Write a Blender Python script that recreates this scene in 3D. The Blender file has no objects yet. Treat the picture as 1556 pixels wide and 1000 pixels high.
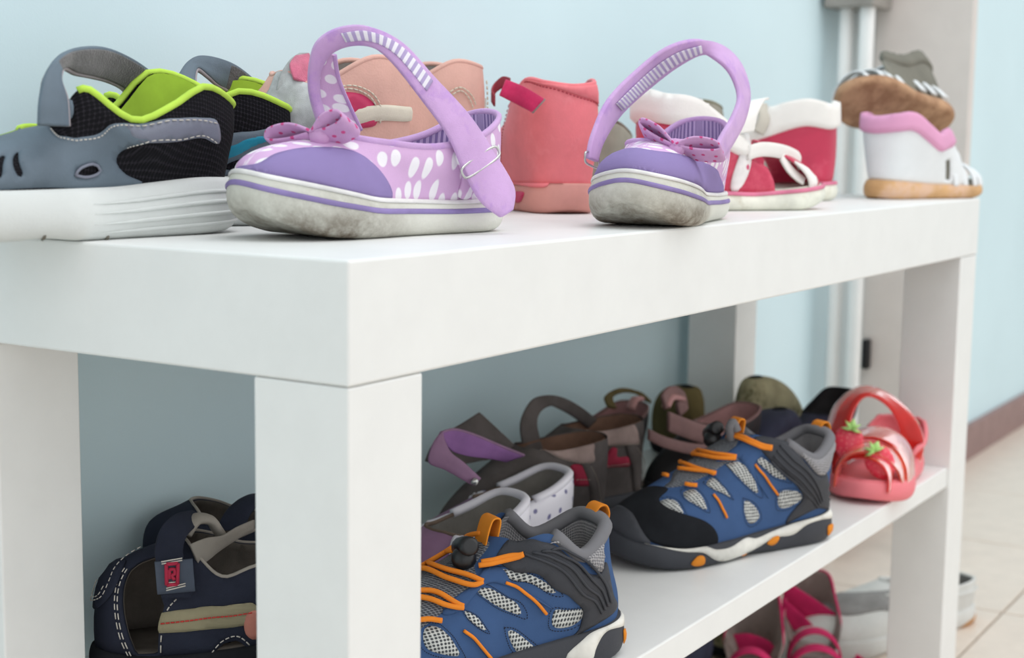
import bpy, math, random
import numpy as np
from mathutils import Vector, Matrix
from mathutils.geometry import delaunay_2d_cdt

sc = bpy.context.scene
COL = sc.collection
U = .01                                   # the script works in centimetres

# ------------------------------------------------------------ camera, light, exposure
CC = np.array([-44.999, -35.944, 49.749]); FP = 2256.3
YAW, PIT, ROL = math.radians(57.707), math.radians(7.306), math.radians(.7523)
_f = np.array([math.sin(YAW)*math.cos(PIT), math.cos(YAW)*math.cos(PIT), -math.sin(PIT)])
_r = np.cross(_f, [0, 0, 1]); _r /= np.linalg.norm(_r); _u = np.cross(_r, _f)
CR = math.cos(ROL)*_r + math.sin(ROL)*_u; CU = -math.sin(ROL)*_r + math.cos(ROL)*_u; CF = _f
cam = bpy.data.cameras.new('camera'); camo = bpy.data.objects.new('camera', cam); COL.objects.link(camo)
cam.sensor_width = 36; cam.lens = FP*36/1556; cam.clip_start = .01; cam.clip_end = 50
camo.matrix_world = Matrix(((CR[0], CU[0], -CF[0], CC[0]*U), (CR[1], CU[1], -CF[1], CC[1]*U), (CR[2], CU[2], -CF[2], CC[2]*U), (0, 0, 0, 1)))
cam.dof.use_dof = True; cam.dof.focus_distance = .78; cam.dof.aperture_fstop = 10.5
sc.camera = camo

world = bpy.data.worlds.new('world'); sc.world = world; world.use_nodes = True
world.node_tree.nodes['Background'].inputs[0].default_value = (.96, .98, .99, 1)
world.node_tree.nodes['Background'].inputs[1].default_value = .98

def area(name, loc, target, size, power, color=(1, 1, 1)):
    l = bpy.data.lights.new(name, 'AREA'); l.shape = 'RECTANGLE'; l.size, l.size_y = size; l.energy = power; l.color = color
    o = bpy.data.objects.new(name, l); COL.objects.link(o); o.location = loc
    o.rotation_euler = (Vector(target) - Vector(loc)).to_track_quat('-Z', 'Y').to_euler()
    return o
area('window_light', (1.6, -2.2, 1.9), (.5, .1, .3), (1.8, 1.6), 5.5, (1, .97, .96))
area('ceiling_light', (.3, -.5, 2.4), (.5, .1, .3), (1.6, 1.2), 12, (.98, .98, 1))
sc.view_settings.view_transform = 'Standard'; sc.view_settings.look = 'None'
sc.view_settings.gamma = 1; sc.view_settings.exposure = .25; sc.view_settings.use_curve_mapping = False

# ------------------------------------------------------------ materials
def s2l(c):
    return tuple((x/255/12.92 if x/255 <= .04045 else ((x/255+.055)/1.055)**2.4) for x in c)
_mats = {}
def mat(name, col, rough=.6, spec=.3, kind='plain', col2=None, scale=1.0, size=.3, vary=.08, bump=.15, bscale=18, alpha=None, stretch=(1, 1), sheen=0):
    """procedural material. sRGB colours; pattern sizes in cm (UV maps hold cm on the surface)."""
    if name in _mats: return _mats[name]
    m = bpy.data.materials.new(name); m.use_nodes = True; nt = m.node_tree; N = nt.nodes; Lk = nt.links
    b = N['Principled BSDF']; b.inputs['Roughness'].default_value = rough; b.inputs['Specular IOR Level'].default_value = spec
    if sheen:
        b.inputs['Sheen Weight'].default_value = sheen; b.inputs['Sheen Roughness'].default_value = .5
    tc = N.new('ShaderNodeTexCoord'); c1 = s2l(col)
    def mixc(fac, a, bb):
        x = N.new('ShaderNodeMix'); x.data_type = 'RGBA'
        if isinstance(fac, (int, float)): x.inputs[0].default_value = fac
        else: Lk.new(fac, x.inputs[0])
        for i, q in ((6, a), (7, bb)):
            if isinstance(q, tuple): x.inputs[i].default_value = q[:3] + (1,)
            else: Lk.new(q, x.inputs[i])
        return x.outputs[2]
    def noise(sc_, det=4, vec=None, rough_=.6):
        n = N.new('ShaderNodeTexNoise'); n.inputs['Scale'].default_value = sc_; n.inputs['Detail'].default_value = det; n.inputs['Roughness'].default_value = rough_
        Lk.new(vec or tc.outputs['Object'], n.inputs['Vector']); return n.outputs['Fac']
    def ramp(v, a, bb):
        r = N.new('ShaderNodeMapRange'); r.inputs[1].default_value = a; r.inputs[2].default_value = bb; Lk.new(v, r.inputs[0]); return r.outputs[0]
    def mathn(op, a, bb=None):
        x = N.new('ShaderNodeMath'); x.operation = op
        for i, q in ((0, a), (1, bb)):
            if q is None: continue
            if isinstance(q, (int, float)): x.inputs[i].default_value = q
            else: Lk.new(q, x.inputs[i])
        return x.outputs[0]
    dark = tuple(x*(1-2.2*vary) for x in c1); light = tuple(min(1, x*(1+1.6*vary)) for x in c1)
    nz = noise(35 if kind != 'wall' else 3)
    base = mixc(ramp(nz, .35, .65), dark, light)
    hgt = noise(bscale*100, 3)
    mp = N.new('ShaderNodeMapping'); mp.inputs['Scale'].default_value = (scale*stretch[0], scale*stretch[1], 1); Lk.new(tc.outputs['UV'], mp.inputs['Vector'])
    if kind == 'dots':
        v = N.new('ShaderNodeTexVoronoi'); v.voronoi_dimensions = '2D'; v.inputs['Scale'].default_value = 1; v.inputs['Randomness'].default_value = .45
        Lk.new(mp.outputs[0], v.inputs['Vector'])
        base = mixc(ramp(v.outputs['Distance'], size+.03, size-.03), base, s2l(col2))
    elif kind == 'mesh':
        v = N.new('ShaderNodeTexVoronoi'); v.voronoi_dimensions = '2D'; v.inputs['Scale'].default_value = 1; v.inputs['Randomness'].default_value = .12
        Lk.new(mp.outputs[0], v.inputs['Vector'])
        f = ramp(v.outputs['Distance'], size-.1, size+.08)
        base = mixc(f, s2l(col2), base); hgt = f
    elif kind == 'weave':
        w1 = N.new('ShaderNodeTexWave'); w1.inputs['Scale'].default_value = 1; w1.bands_direction = 'X'; Lk.new(mp.outputs[0], w1.inputs['Vector'])
        w2 = N.new('ShaderNodeTexWave'); w2.inputs['Scale'].default_value = 1; w2.bands_direction = 'Y'; Lk.new(mp.outputs[0], w2.inputs['Vector'])
        f = mathn('MAXIMUM', w1.outputs[1], w2.outputs[1]); hgt = f
        base = mixc(mathn('MULTIPLY', f, .35), base, s2l(col2 or tuple(min(255, x*1.25) for x in col)))
    elif kind == 'stripes':
        w = N.new('ShaderNodeTexWave'); w.inputs['Scale'].default_value = 1; Lk.new(mp.outputs[0], w.inputs['Vector'])
        base = mixc(ramp(w.outputs[1], .45, .55), base, s2l(col2))
    elif kind == 'dirt':            # worn rubber: grime in blotches, more of it low on the side
        sx = N.new('ShaderNodeSeparateXYZ'); Lk.new(tc.outputs['Object'], sx.inputs[0])
        hz = N.new('ShaderNodeMapRange'); hz.inputs[1].default_value = size*.01; hz.inputs[2].default_value = 0; Lk.new(sx.outputs[2], hz.inputs[0])
        tx = ramp(sx.outputs[0], scale*.01-.06, scale*.01-.01)
        n2 = noise(70, 6, None, .7)
        f = mathn('MULTIPLY', mathn('MULTIPLY', ramp(n2, .2, .6), hz.outputs[0]), mathn('ADD', mathn('MULTIPLY', tx, .85), .15))
        base = mixc(f, base, s2l(col2))
    elif kind == 'worn':            # blotches of a second colour
        n2 = noise(scale*100, 6, None, .7)
        base = mixc(ramp(n2, size, size+.12), base, s2l(col2))
    Lk.new(base, b.inputs['Base Color'])
    if alpha is not None:
        b.inputs['Transmission Weight'].default_value = alpha; b.inputs['IOR'].default_value = 1.35
    if bump:
        bp = N.new('ShaderNodeBump'); bp.inputs['Strength'].default_value = bump; bp.inputs['Distance'].default_value = .0008
        Lk.new(hgt, bp.inputs['Height']); Lk.new(bp.outputs[0], b.inputs['Normal'])
    _mats[name] = m
    return m

# ------------------------------------------------------------ curves and small maths
def ray(px, py):
    return CF + CR*(px-778)/FP - CU*(py-500)/FP
def cat(pts, n=8, closed=False):
    P = np.array(pts, float); m = len(P)
    if m < 3 and not closed:
        t = np.linspace(0, 1, n+1)[:, None]; return P[0]*(1-t)+P[-1]*t
    out = []
    for i in range(m if closed else m-1):
        if closed: a, b, c, d = P[i-1], P[i], P[(i+1) % m], P[(i+2) % m]
        else: a, b, c, d = P[max(i-1, 0)], P[i], P[i+1], P[min(i+2, m-1)]
        for k in range(n):
            t = k/n; out.append(.5*(2*b+(c-a)*t+(2*a-5*b+4*c-d)*t*t+(3*b-a-3*c+d)*t**3))
    if not closed: out.append(P[-1])
    return np.array(out)
def resample(P, step, closed=False):
    P = np.array(P, float)
    if closed: P = np.vstack([P, P[:1]])
    s = np.r_[0, np.cumsum(np.linalg.norm(np.diff(P, axis=0), axis=1))]
    n = max(3 if closed else 1, int(round(s[-1]/step)))
    t = np.linspace(0, s[-1], n+1)
    Q = np.stack([np.interp(t, s, P[:, k]) for k in range(P.shape[1])], 1)
    return Q[:-1] if closed else Q
NS = 240
UU = np.arange(NS)/NS
TT = 1-np.abs(UU*2-1)                     # 0 at the heel, 1 at the toe, both sides
def key(keys, side=None):
    """values by t (0 heel..1 toe) over the periodic samples; a number, a list, or a (left, right) tuple of lists"""
    if isinstance(keys, (int, float)): return np.full(NS, float(keys))
    if isinstance(keys, tuple):
        a, b = key(keys[0]), key(keys[1]); v = np.where(UU < .5, a, b)
    else:
        k = np.array(keys, float); v = np.interp(TT, k[:, 0], k[:, 1])
    w = np.hanning(17); w /= w.sum()
    return np.convolve(np.r_[v[-8:], v, v[:8]], w, 'valid')
def pcurve(us, pts):
    """periodic Hermite through keyed points"""
    us = np.array(us, float); P = np.array(pts, float)
    ue = np.r_[us[-1]-1, us, us[0]+1, us[1]+1]; Pe = np.vstack([P[-1:], P, P[:1], P[1:2]])
    n = len(us); T = np.zeros((n+1, P.shape[1]))
    for i in range(n+1):
        T[i] = (Pe[i+2]-Pe[i])/(ue[i+2]-ue[i]) if i+2 < len(Pe) else 0
    T[n] = T[0]
    out = np.zeros((NS, P.shape[1]))
    for j, u in enumerate(UU):
        i = int(np.searchsorted(us, u, side='right')-1)
        if i < 0: i = n-1; u = u+1; u0 = us[i]
        else: u0 = us[i]
        u1 = us[i+1] if i+1 < n else us[0]+1
        h = u1-u0; t = (u-u0)/h; A, B = P[i], P[(i+1) % n]
        out[j] = (2*t**3-3*t*t+1)*A+(t**3-2*t*t+t)*h*T[i]+(3*t*t-2*t**3)*B+(t**3-t*t)*h*T[i+1]
    return out
KO = [(0, 0), (.015, .055), (.06, .1), (.14, .125), (.28, .13), (.45, .14), (.62, .17), (.76, .182), (.88, .155), (.96, .095), (.993, .035), (1, 0)]
def outline(L, W=1, bend=0):
    c = cat(KO + [(x, -y) for x, y in KO[-2:0:-1]], 6, True)
    h = len(c)//2; s = np.r_[0, np.cumsum(np.linalg.norm(np.diff(c[:h+1], axis=0), axis=1))]; s /= s[-1]
    t = UU[:NS//2]*2
    a = np.stack([np.interp(t, s, c[:h+1, k]) for k in (0, 1)], 1)
    full = np.vstack([a, [[1, 0]], a[:0:-1]*[1, -1]])
    full = full*[L, L*W]; full[:, 1] += bend*(full[:, 0]/L)**2
    return full
def outn(P):
    d = np.roll(P, -1, 0)-np.roll(P, 1, 0); n = np.stack([-d[:, 1], d[:, 0]], 1)
    n /= np.linalg.norm(n, axis=1)[:, None]+1e-9
    for _ in range(2): n = (np.roll(n, 1, 0)+n+np.roll(n, -1, 0))/3
    return np.hstack([n, np.zeros((len(P), 1))])
def inpoly(x, y, poly):
    c = np.zeros(len(x), bool); P = poly; j = len(P)-1
    for i in range(len(P)):
        xi, yi, xj, yj = P[i][0], P[i][1], P[j][0], P[j][1]
        m = ((yi > y) != (yj > y)) & (x < (xj-xi)*(y-yi)/((yj-yi)+1e-12)+xi); c ^= m; j = i
    return c

def unfold(P):
    """flatten a shoe upper like a hide: along the shoe, and up the side and over the top"""
    P = np.asarray(P); y = P[:, 1]; sg = np.where(np.mean(y) >= -.3, 1, -1) if len(P) < 3000 and np.ptp(y) < 4 else np.where(y >= 0, 1, -1)
    return np.stack([P[:, 0]+y*.55+20, sg*(P[:, 2]-np.abs(y)*.9)+20], 1)

class Shell:
    """closed-in-u surface, each meridian a cubic Bezier; u 0 heel, .25 left side, .5 toe, .75 right side; v 0 bottom, 1 top"""
    def __init__(s, P0, P1, P2, P3):
        s.P = np.stack([P0, P1, P2, P3]); s.P = np.concatenate([s.P, s.P[:, :1]], 1)
        g = s.ev(UU[::4], np.full(NS//4, .35)); s.lu = np.linalg.norm(g-np.roll(g, 1, 0), axis=1).sum()
        v = np.linspace(0, 1, 12); s.lv = np.mean([np.linalg.norm(np.diff(s.ev(np.full(12, q), v), axis=0), axis=1).sum() for q in (.2, .3, .7, .8)])
        s.grid = None
    def ev(s, u, v):
        u = np.asarray(u, float) % 1*NS; i = np.floor(u).astype(int) % NS; f = (u-np.floor(u))[:, None]
        Q = s.P[:, i]*(1-f)+s.P[:, i+1]*f; v = np.asarray(v, float)[:, None]; w = 1-v
        return w**3*Q[0]+3*w*w*v*Q[1]+3*w*v*v*Q[2]+v**3*Q[3]
    def nr(s, u, v):
        u = np.asarray(u, float); v = np.clip(np.asarray(v, float), .004, .996); e = .006
        a = s.ev(u+e, v)-s.ev(u-e, v); b = s.ev(u, v+e)-s.ev(u, v-e)
        n = np.cross(b, a); l = np.linalg.norm(n, axis=1)[:, None]; return n/np.maximum(l, 1e-9)
    def off(s, u, v, o):
        return s.ev(u, v)+s.nr(u, v)*np.asarray(o).reshape(-1, 1) if np.ndim(o) else s.ev(u, v)+s.nr(u, v)*o

class Thing:
    def __init__(s, name, label, cat_, pos=(0, 0, 0), heading=0, group=None, pitch=0, roll=0, axes=None):
        e = bpy.data.objects.new(name, None); COL.objects.link(e); e.empty_display_size = .02
        e.location = [q*U for q in pos]; e.rotation_euler = (math.radians(roll), math.radians(pitch), math.radians(heading))
        if axes is not None: e.rotation_euler = Matrix(np.array(axes).T.tolist()).to_euler()
        e['label'] = label; e['category'] = cat_
        if group: e['group'] = group
        s.e = e; s.p = np.array(pos, float); s.R = np.array(e.rotation_euler.to_matrix())
    def w(s, X): return np.asarray(X) @ s.R.T + s.p
    def l(s, X): return (np.asarray(X)-s.p) @ s.R
    def atY(s, px, py, ly):                   # the point of local plane y = ly seen at that place of the photograph
        n = s.R[:, 1]; d = ray(px, py); t = (ly-(CC-s.p) @ n)/(d @ n); return s.l(CC+d*t)
    def atX(s, px, py, lx):
        n = s.R[:, 0]; d = ray(px, py); t = (lx-(CC-s.p) @ n)/(d @ n); return s.l(CC+d*t)
    def mesh(s, name, V, F, m, uv=None, parent=None, smooth=True, label=None, stuff=False):
        o = mesh_obj(name, V, F, m, uv, smooth); o.parent = parent or s.e
        if label: o['label'] = label
        if stuff: o['kind'] = 'stuff'
        return o
    # --- surfaces
    def shellmesh(s, sh, name, m, off=0, v0=0, v1=1, nu=96, nv=20, flip=False, parent=None, label=None):
        u = np.arange(nu)/nu; v = np.linspace(v0, v1, nv+1); A, B = np.meshgrid(u, v)
        P = sh.off(A.ravel(), B.ravel(), off)
        F = []
        for j in range(nv):
            for i in range(nu):
                a, b = j*nu+i, j*nu+(i+1) % nu; c, d = b+nu, a+nu
                F.append((a, d, c, b) if not flip else (a, b, c, d))
        uv = np.stack([(A.ravel())*sh.lu, B.ravel()*sh.lv], 1) if flip else unfold(P)
        return s.mesh(name, P, F, m, uv, parent, label=label)
    def uvpix(s, sh, pts):
        """surface coordinates of places of the photograph on this shell"""
        if sh.grid is None:
            u = np.arange(200)/200; v = np.linspace(0, 1, 48); A, B = np.meshgrid(u, v); A = A.ravel(); B = B.ravel()
            X = s.w(sh.ev(A, B)); n = sh.nr(A, B) @ s.R.T; d = X-CC; k = np.sum(n*d, 1) < 0
            z = d @ CF; sh.grid = (A, B, 778+FP*(d @ CR)/z, 500-FP*(d @ CU)/z, z, k)
        A, B, gx, gy, z, k = sh.grid; out = []; last = None
        def pj(u, v):
            d = s.w(sh.ev([u], [v]))[0]-CC; zz = d @ CF; return np.array([778+FP*(d @ CR)/zz, 500-FP*(d @ CU)/zz])
        for px, py in pts:
            c = (gx-px)**2+(gy-py)**2+np.where(k, 0, 1e6)+z*.8
            i = int(np.argmin(c)); u, v = A[i], B[i]; q = np.array([px, py]); e0 = np.linalg.norm(pj(u, v)-q)
            for _ in range(5):
                p = pj(u, v); J = np.stack([(pj(u+.002, v)-p)/.002, (pj(u, min(v+.002, 1))-p)/.002 if v < .998 else (p-pj(u, v-.002))/.002], 1)
                try: dlt = np.linalg.solve(J, q-p)
                except Exception: break
                dlt = np.clip(dlt, -.02, .02); u2, v2 = u+dlt[0], min(1, max(0, v+dlt[1])); e1 = np.linalg.norm(pj(u2, v2)-q)
                if e1 < e0: u, v, e0 = u2, v2, e1
                else: break
            if last is not None:
                while u-last > .5: u -= 1
                while u-last < -.5: u += 1
            last = u; out.append((u, v))
        return out
    def panel(s, sh, poly, m, name='panel', off=.08, thick=.12, step=.35, curve=True, holes=(), edge=.55, parent=None, label=None, px=False, stuff=False):
        """a piece of leather or rubber of its own lying on the shell"""
        if px: poly = s.uvpix(sh, poly)
        K = np.array([sh.lu, sh.lv])
        def loop(p):
            p = np.array(p, float)*K
            if curve: p = cat(p, 6, True)
            return resample(p, step*.6, True)
        try:
            L = loop(poly); Hs = [loop(s.uvpix(sh, h) if px else h) for h in holes]
            lo, hi = L.min(0), L.max(0); gx = np.arange(lo[0], hi[0], step); gy = np.arange(lo[1], hi[1], step*.9)
            G = np.array([(x+(step/2 if j % 2 else 0), y) for j, y in enumerate(gy) for x in gx]).reshape(-1, 2)
            if len(G):
                k = inpoly(G[:, 0], G[:, 1], L)
                for h in Hs: k &= ~inpoly(G[:, 0], G[:, 1], h)
                G = G[k]
            if len(G):
                allb = np.vstack([L]+Hs); d = np.min(np.linalg.norm(G[:, None]-allb[None], axis=2), axis=1); G = G[d > step*.35]
            V = [tuple(p) for p in L]; E = [(i, (i+1) % len(L)) for i in range(len(L))]
            for h in Hs:
                b = len(V); V += [tuple(p) for p in h]; E += [(b+i, b+(i+1) % len(h)) for i in range(len(h))]
            V += [tuple(p) for p in G]
            rv, re, rf, *_ = delaunay_2d_cdt([Vector(p) for p in V], E, [], 0, 1e-5)
            rv = np.array([tuple(p) for p in rv]); rf = np.array([tuple(f) for f in rf if len(f) == 3])
            ce = rv[rf].mean(1); k = inpoly(ce[:, 0], ce[:, 1], L)
            for h in Hs: k &= ~inpoly(ce[:, 0], ce[:, 1], h)
            rf = rf[k]
        except Exception as ex:
            print('PANEL FAILED', name, ex); return None
        if not len(rf): print('PANEL EMPTY', name); return None
        a, b, c = rv[rf[:, 0]], rv[rf[:, 1]], rv[rf[:, 2]]
        cr = (b[:, 0]-a[:, 0])*(c[:, 1]-a[:, 1])-(b[:, 1]-a[:, 1])*(c[:, 0]-a[:, 0])
        rf[cr > 0] = rf[cr > 0][:, ::-1]
        cnt = {}
        for f in rf:
            for i in range(3):
                e = (f[i], f[(i+1) % 3]); cnt[e] = 1
        bd = [e for e in cnt if (e[1], e[0]) not in cnt]; bset = sorted({i for e in bd for i in e})
        uu, vv = rv[:, 0]/K[0], np.clip(rv[:, 1]/K[1], 0, 1)
        o = np.full(len(rv), off); o[bset] = off-thick*(1-edge) if edge < 1 else off
        n = sh.nr(uu, vv); S0 = sh.ev(uu, vv); P1 = S0+n*o[:, None]; P2 = S0+n*(off-thick)
        m0 = len(rv); F = [tuple(f) for f in rf]+[tuple(f[::-1]+m0) for f in rf]
        F += [(e[1], e[0], e[0]+m0, e[1]+m0) for e in bd]
        return s.mesh(name, np.vstack([P1, P2]), F, m, unfold(np.vstack([P1, P1])), parent, label=label, stuff=stuff)
    def path(s, sh, pts, off=.1, px=False, n=6, step=.25):
        if px: pts = s.uvpix(sh, pts)
        K = np.array([sh.lu, sh.lv]); p = resample(cat(np.array(pts, float)*K, n), step)/K
        return sh.off(p[:, 0], np.clip(p[:, 1], 0, 1), off), sh.nr(p[:, 0], np.clip(p[:, 1], 0, 1))
    def tube(s, P, r, m, name='tube', n=8, closed=False, nrm=None, flat=1, parent=None, label=None, taper=True):
        V, F = tube(P, r, n, closed, nrm, flat); return s.mesh(name, V, F, m, None, parent, label=label)
    def cord(s, sh, pts, r, m, name='cord', off=None, px=False, flat=1, parent=None, label=None, n=8):
        P, N = s.path(sh, pts, r*.6 if off is None else off, px)
        if name == 'sole_rib': t_ = np.linspace(0, 1, len(P)); r = r*np.clip(np.minimum(t_, 1-t_)*5, .1, 1)
        V, F = tube(P, r, n, False, N, flat)
        return s.mesh(name, V, F, m, None, parent, label=label)
    def stitch(s, sh, paths, m, off=.12, px=False, dash=.22, gap=.14, r=.03, name='stitching', parent=None):
        V, F = [], []
        for pts in paths:
            P, N = s.path(sh, pts, off, px, step=.05); k = max(2, int(dash/.05)); g = int((dash+gap)/.05)
            for i in range(0, len(P)-k, g):
                v, f = tube(P[[i, i+k//2, i+k]], r, 4, False, N[[i, i+k//2, i+k]], 1); b = sum(len(x) for x in V)
                V.append(v); F += [tuple(q+b for q in ff) for ff in f]
        if V: return s.mesh(name, np.vstack(V), F, m, None, parent, stuff=True)
    def band(s, A, B, thick, m, name='strap', n=6, parent=None, label=None, bulge=0.0, uvoff=0):
        """a strap between two edge lines"""
        A = cat(A, n); B = cat(B, n); k = len(A); T = np.gradient((A+B)/2, axis=0); Wd = B-A; N = np.cross(T, Wd); N /= np.linalg.norm(N, axis=1)[:, None]+1e-9
        rows = []
        prof = [(0, .6), (.04, 1), (.35, 1+bulge), (.65, 1+bulge), (.96, 1), (1, .6), (1, -.6), (.96, -1), (.65, -1), (.35, -1), (.04, -1), (0, -.6)]
        for t, h in prof: rows.append(A+Wd*t+N*h*thick/2)
        R = np.stack(rows, 1).reshape(-1, 3); q = len(prof); F = []
        for i in range(k-1):
            for j in range(q):
                a, b = i*q+j, i*q+(j+1) % q; F.append((a, b, b+q, a+q))
        F += [tuple(range(q-1, -1, -1)), tuple((k-1)*q+j for j in range(q))]
        sl = np.r_[0, np.cumsum(np.linalg.norm(np.diff((A+B)/2, axis=0), axis=1))]; wl = np.linalg.norm(Wd, axis=1).mean()
        uv = np.array([(sl[i]+uvoff, prof[j][0]*wl) for i in range(k) for j in range(q)])
        return s.mesh(name, R, F, m, uv, parent, label=label)

def mesh_obj(name, V, F, m, uv=None, smooth=True):
    me = bpy.data.meshes.new(name); me.from_pydata((np.asarray(V)*U).tolist(), [], [tuple(int(i) for i in f) for f in F])
    if uv is not None:
        l = me.uv_layers.new(name='UVMap'); idx = np.zeros(len(me.loops), int); me.loops.foreach_get('vertex_index', idx)
        l.data.foreach_set('uv', np.asarray(uv, float)[idx].ravel())
    me.materials.append(m)
    if smooth: me.polygons.foreach_set('use_smooth', [True]*len(me.polygons))
    me.validate(); me.update()
    o = bpy.data.objects.new(name, me); COL.objects.link(o); return o
def tube(P, r, n=8, closed=False, nrm=None, flat=1):
    P = np.asarray(P, float); k = len(P); T = (np.roll(P, -1, 0)-np.roll(P, 1, 0)) if closed else np.gradient(P, axis=0)
    T /= np.linalg.norm(T, axis=1)[:, None]+1e-9; r = np.broadcast_to(r, k)
    if nrm is None:
        a = np.array([0, 0, 1.]) if abs(T[0][2]) < .9 else np.array([1., 0, 0]); N = np.zeros((k, 3))
        for i in range(k):
            a = a-T[i]*(a @ T[i]); a /= np.linalg.norm(a)+1e-9; N[i] = a
    else:
        N = nrm-T*np.sum(nrm*T, 1)[:, None]; N /= np.linalg.norm(N, axis=1)[:, None]+1e-9
    B = np.cross(T, N); th = np.arange(n)/n*2*math.pi
    V = (P[:, None]+(N[:, None]*np.cos(th)[None, :, None]*flat+B[:, None]*np.sin(th)[None, :, None])*r[:, None, None]).reshape(-1, 3)
    F = []
    for i in range(k if closed else k-1):
        for j in range(n):
            a, b = i*n+j, i*n+(j+1) % n; c, d = ((i+1) % k)*n+(j+1) % n, ((i+1) % k)*n+j; F.append((a, d, c, b))
    if not closed: F += [tuple(range(n)), tuple((k-1)*n+j for j in range(n-1, -1, -1))]
    return V, F
def box(x0, x1, y0, y1, z0, z1, r=.1):
    """bevelled box as verts/faces"""
    import bmesh
    bm = bmesh.new(); bmesh.ops.create_cube(bm, size=1)
    for v in bm.verts: v.co = Vector(((x0+x1)/2+v.co.x*(x1-x0), (y0+y1)/2+v.co.y*(y1-y0), (z0+z1)/2+v.co.z*(z1-z0)))
    if r: bmesh.ops.bevel(bm, geom=bm.edges[:]+bm.verts[:], offset=r, segments=2, affect='EDGES', profile=.5)
    bm.verts.index_update(); V = np.array([tuple(v.co) for v in bm.verts]); F = [tuple(v.index for v in f.verts) for f in bm.faces]; bm.free(); return V, F
def fan(loop, cz=None):
    c = loop.mean(0); return np.vstack([loop, c]), [(i, (i+1) % len(loop), len(loop)) for i in range(len(loop))]

class Shoe(Thing):
    def __init__(s, name, label, pos, heading, L, W=1, bend=0, group=None, pitch=0, roll=0, cat_='shoe', axes=None):
        super().__init__(name, label, cat_, pos, heading, group, pitch, roll, axes); s.L = L; s.o = outline(L, W, bend); s.n = outn(s.o)
    def sole(s, zt, zb, m, flare=.12, under=.35, belly=.1, name='sole', label=None):
        zt, zb = key(zt), key(zb); s.zt, s.zb = zt, zb; O = np.hstack([s.o, np.zeros((NS, 1))]); h = zt-zb
        def ring(off, z): R = O+s.n*off; R[:, 2] = z; return R
        s.ss = Shell(ring(-under, zb), ring(flare+belly, zb+h*.02), ring(flare+belly, zt-h*.35), ring(0, zt))
        nu = 96; u = np.arange(nu)/nu; v = np.linspace(0, 1, 13); A, B = np.meshgrid(u, v); P = s.ss.ev(A.ravel(), B.ravel()); F = []
        for j in range(12):
            for i in range(nu):
                a, b = j*nu+i, j*nu+(i+1) % nu; F.append((a, a+nu, b+nu, b))
        # bottom and top, each as an inner ring and a centre line
        def cap(base, ring_, fl):
            nonlocal P
            r = ring_.copy(); c = r.copy(); c[:, 1] = s.cy(c[:, 0])+ (c[:, 1]-s.cy(c[:, 0]))*.45; k = len(P); P = np.vstack([P, c]); h2 = nu//2
            for i in range(nu):
                a, b, c_, d = base+i, base+(i+1) % nu, k+(i+1) % nu, k+i
                F.append((a, b, c_, d) if fl else (d, c_, b, a))
            for i in range(1, h2):
                j = nu-i
                q = (k+i, k+i+1, k+j-1, k+j) if i < h2-1 else (k+i, k+h2, k+j)
                F.append(q if fl else q[::-1])
            q = (k, k+1, k+nu-1); F.append(q if fl else q[::-1])
        cap(0, P[:nu], True); cap(12*nu, P[12*nu:13*nu], False)
        uv = np.zeros((len(P), 2)); uv[:13*nu] = np.stack([A.ravel()*s.ss.lu, B.ravel()*s.ss.lv], 1)
        s.sm = s.mesh(name, P, F, m, uv, label=label); return s.sm
    def cy(s, x):
        b = s.o[NS//2, 1]; return b*(x/s.L)**2
    def insole(s, m, up=.12, inset=.3, name='insole'):
        O = np.hstack([s.o, np.zeros((NS, 1))])-s.n*inset; O[:, 2] = s.zt+up
        P = O[::3]; c = P.copy(); c[:, 1] = s.cy(c[:, 0])+(c[:, 1]-s.cy(c[:, 0]))*.5; c[:, 2] -= .12; k = len(P); F = [(i, (i+1) % k, k+(i+1) % k, k+i)[::-1] for i in range(k)]
        low = P.copy(); low[:, 2] -= .2; V = np.vstack([P, c, low]); F += [(i, 2*k+i, 2*k+(i+1) % k, (i+1) % k)[::-1] for i in range(k)]
        for i in range(1, k//2): F.append((k+i, k+i+1, 2*k-i-1, 2*k-i)[::-1] if i < k//2-1 else (k+i, k+i+1, 2*k-i)[::-1])
        F.append((k, k+1, 2*k-1)[::-1])
        return s.mesh(name, V, F, m, np.stack([V[:, 0], V[:, 1]], 1))
    def form(s, T, h1=1.5, b1=.25, h2=1.0, b2=.3, inset=.15, sink=.1):
        us, pts = [], []
        for k in T: us.append(k[0]/2); pts.append(k[1:4])
        for k in T[::-1]:
            if 0 < k[0] < 1:
                us.append(1-k[0]/2); pts.append((k[1], -k[2] if len(k) < 5 else -k[4], k[3] if len(k) < 6 else k[5]))
        P3 = pcurve(us, pts); P3[:, 1] += s.cy(P3[:, 0]); B = np.hstack([s.o, (s.zt-sink)[:, None]])-s.n*inset; n3 = outn(P3[:, :2])
        h1, b1, h2, b2 = key(h1), key(b1), key(h2), key(b2); z = np.array([0, 0, 1.])
        s.us = Shell(B, B+z*h1[:, None]+s.n*b1[:, None], P3+n3*b2[:, None]-z*h2[:, None], P3); s.P3 = P3; s.n3 = n3
        return s.us
    def upper(s, m, name='upper', v1=1, label=None): return s.shellmesh(s.us, name, m, 0, 0, v1, label=label)
    def lining(s, m, th=.22, name='lining', v0=.04): return s.shellmesh(s.us, name, m, -th, v0, 1, nu=72, nv=12, flip=True)
    def rim(s, r, m, u0=0, u1=1, name='collar_binding', inward=.1, flat=1, drop=0, v=1.0, label=None):
        full = abs(u1-u0) >= .999; n = max(8, int(90*abs(u1-u0))); u = np.linspace(u0, u1, n+1)
        if full: u = u[:-1]
        P = s.us.off(u, np.full(len(u), v), -inward); P[:, 2] -= drop; V, F = tube(P, r, 8, full, None, flat)
        return s.mesh(name, V, F, m, None, label=label)

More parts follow.
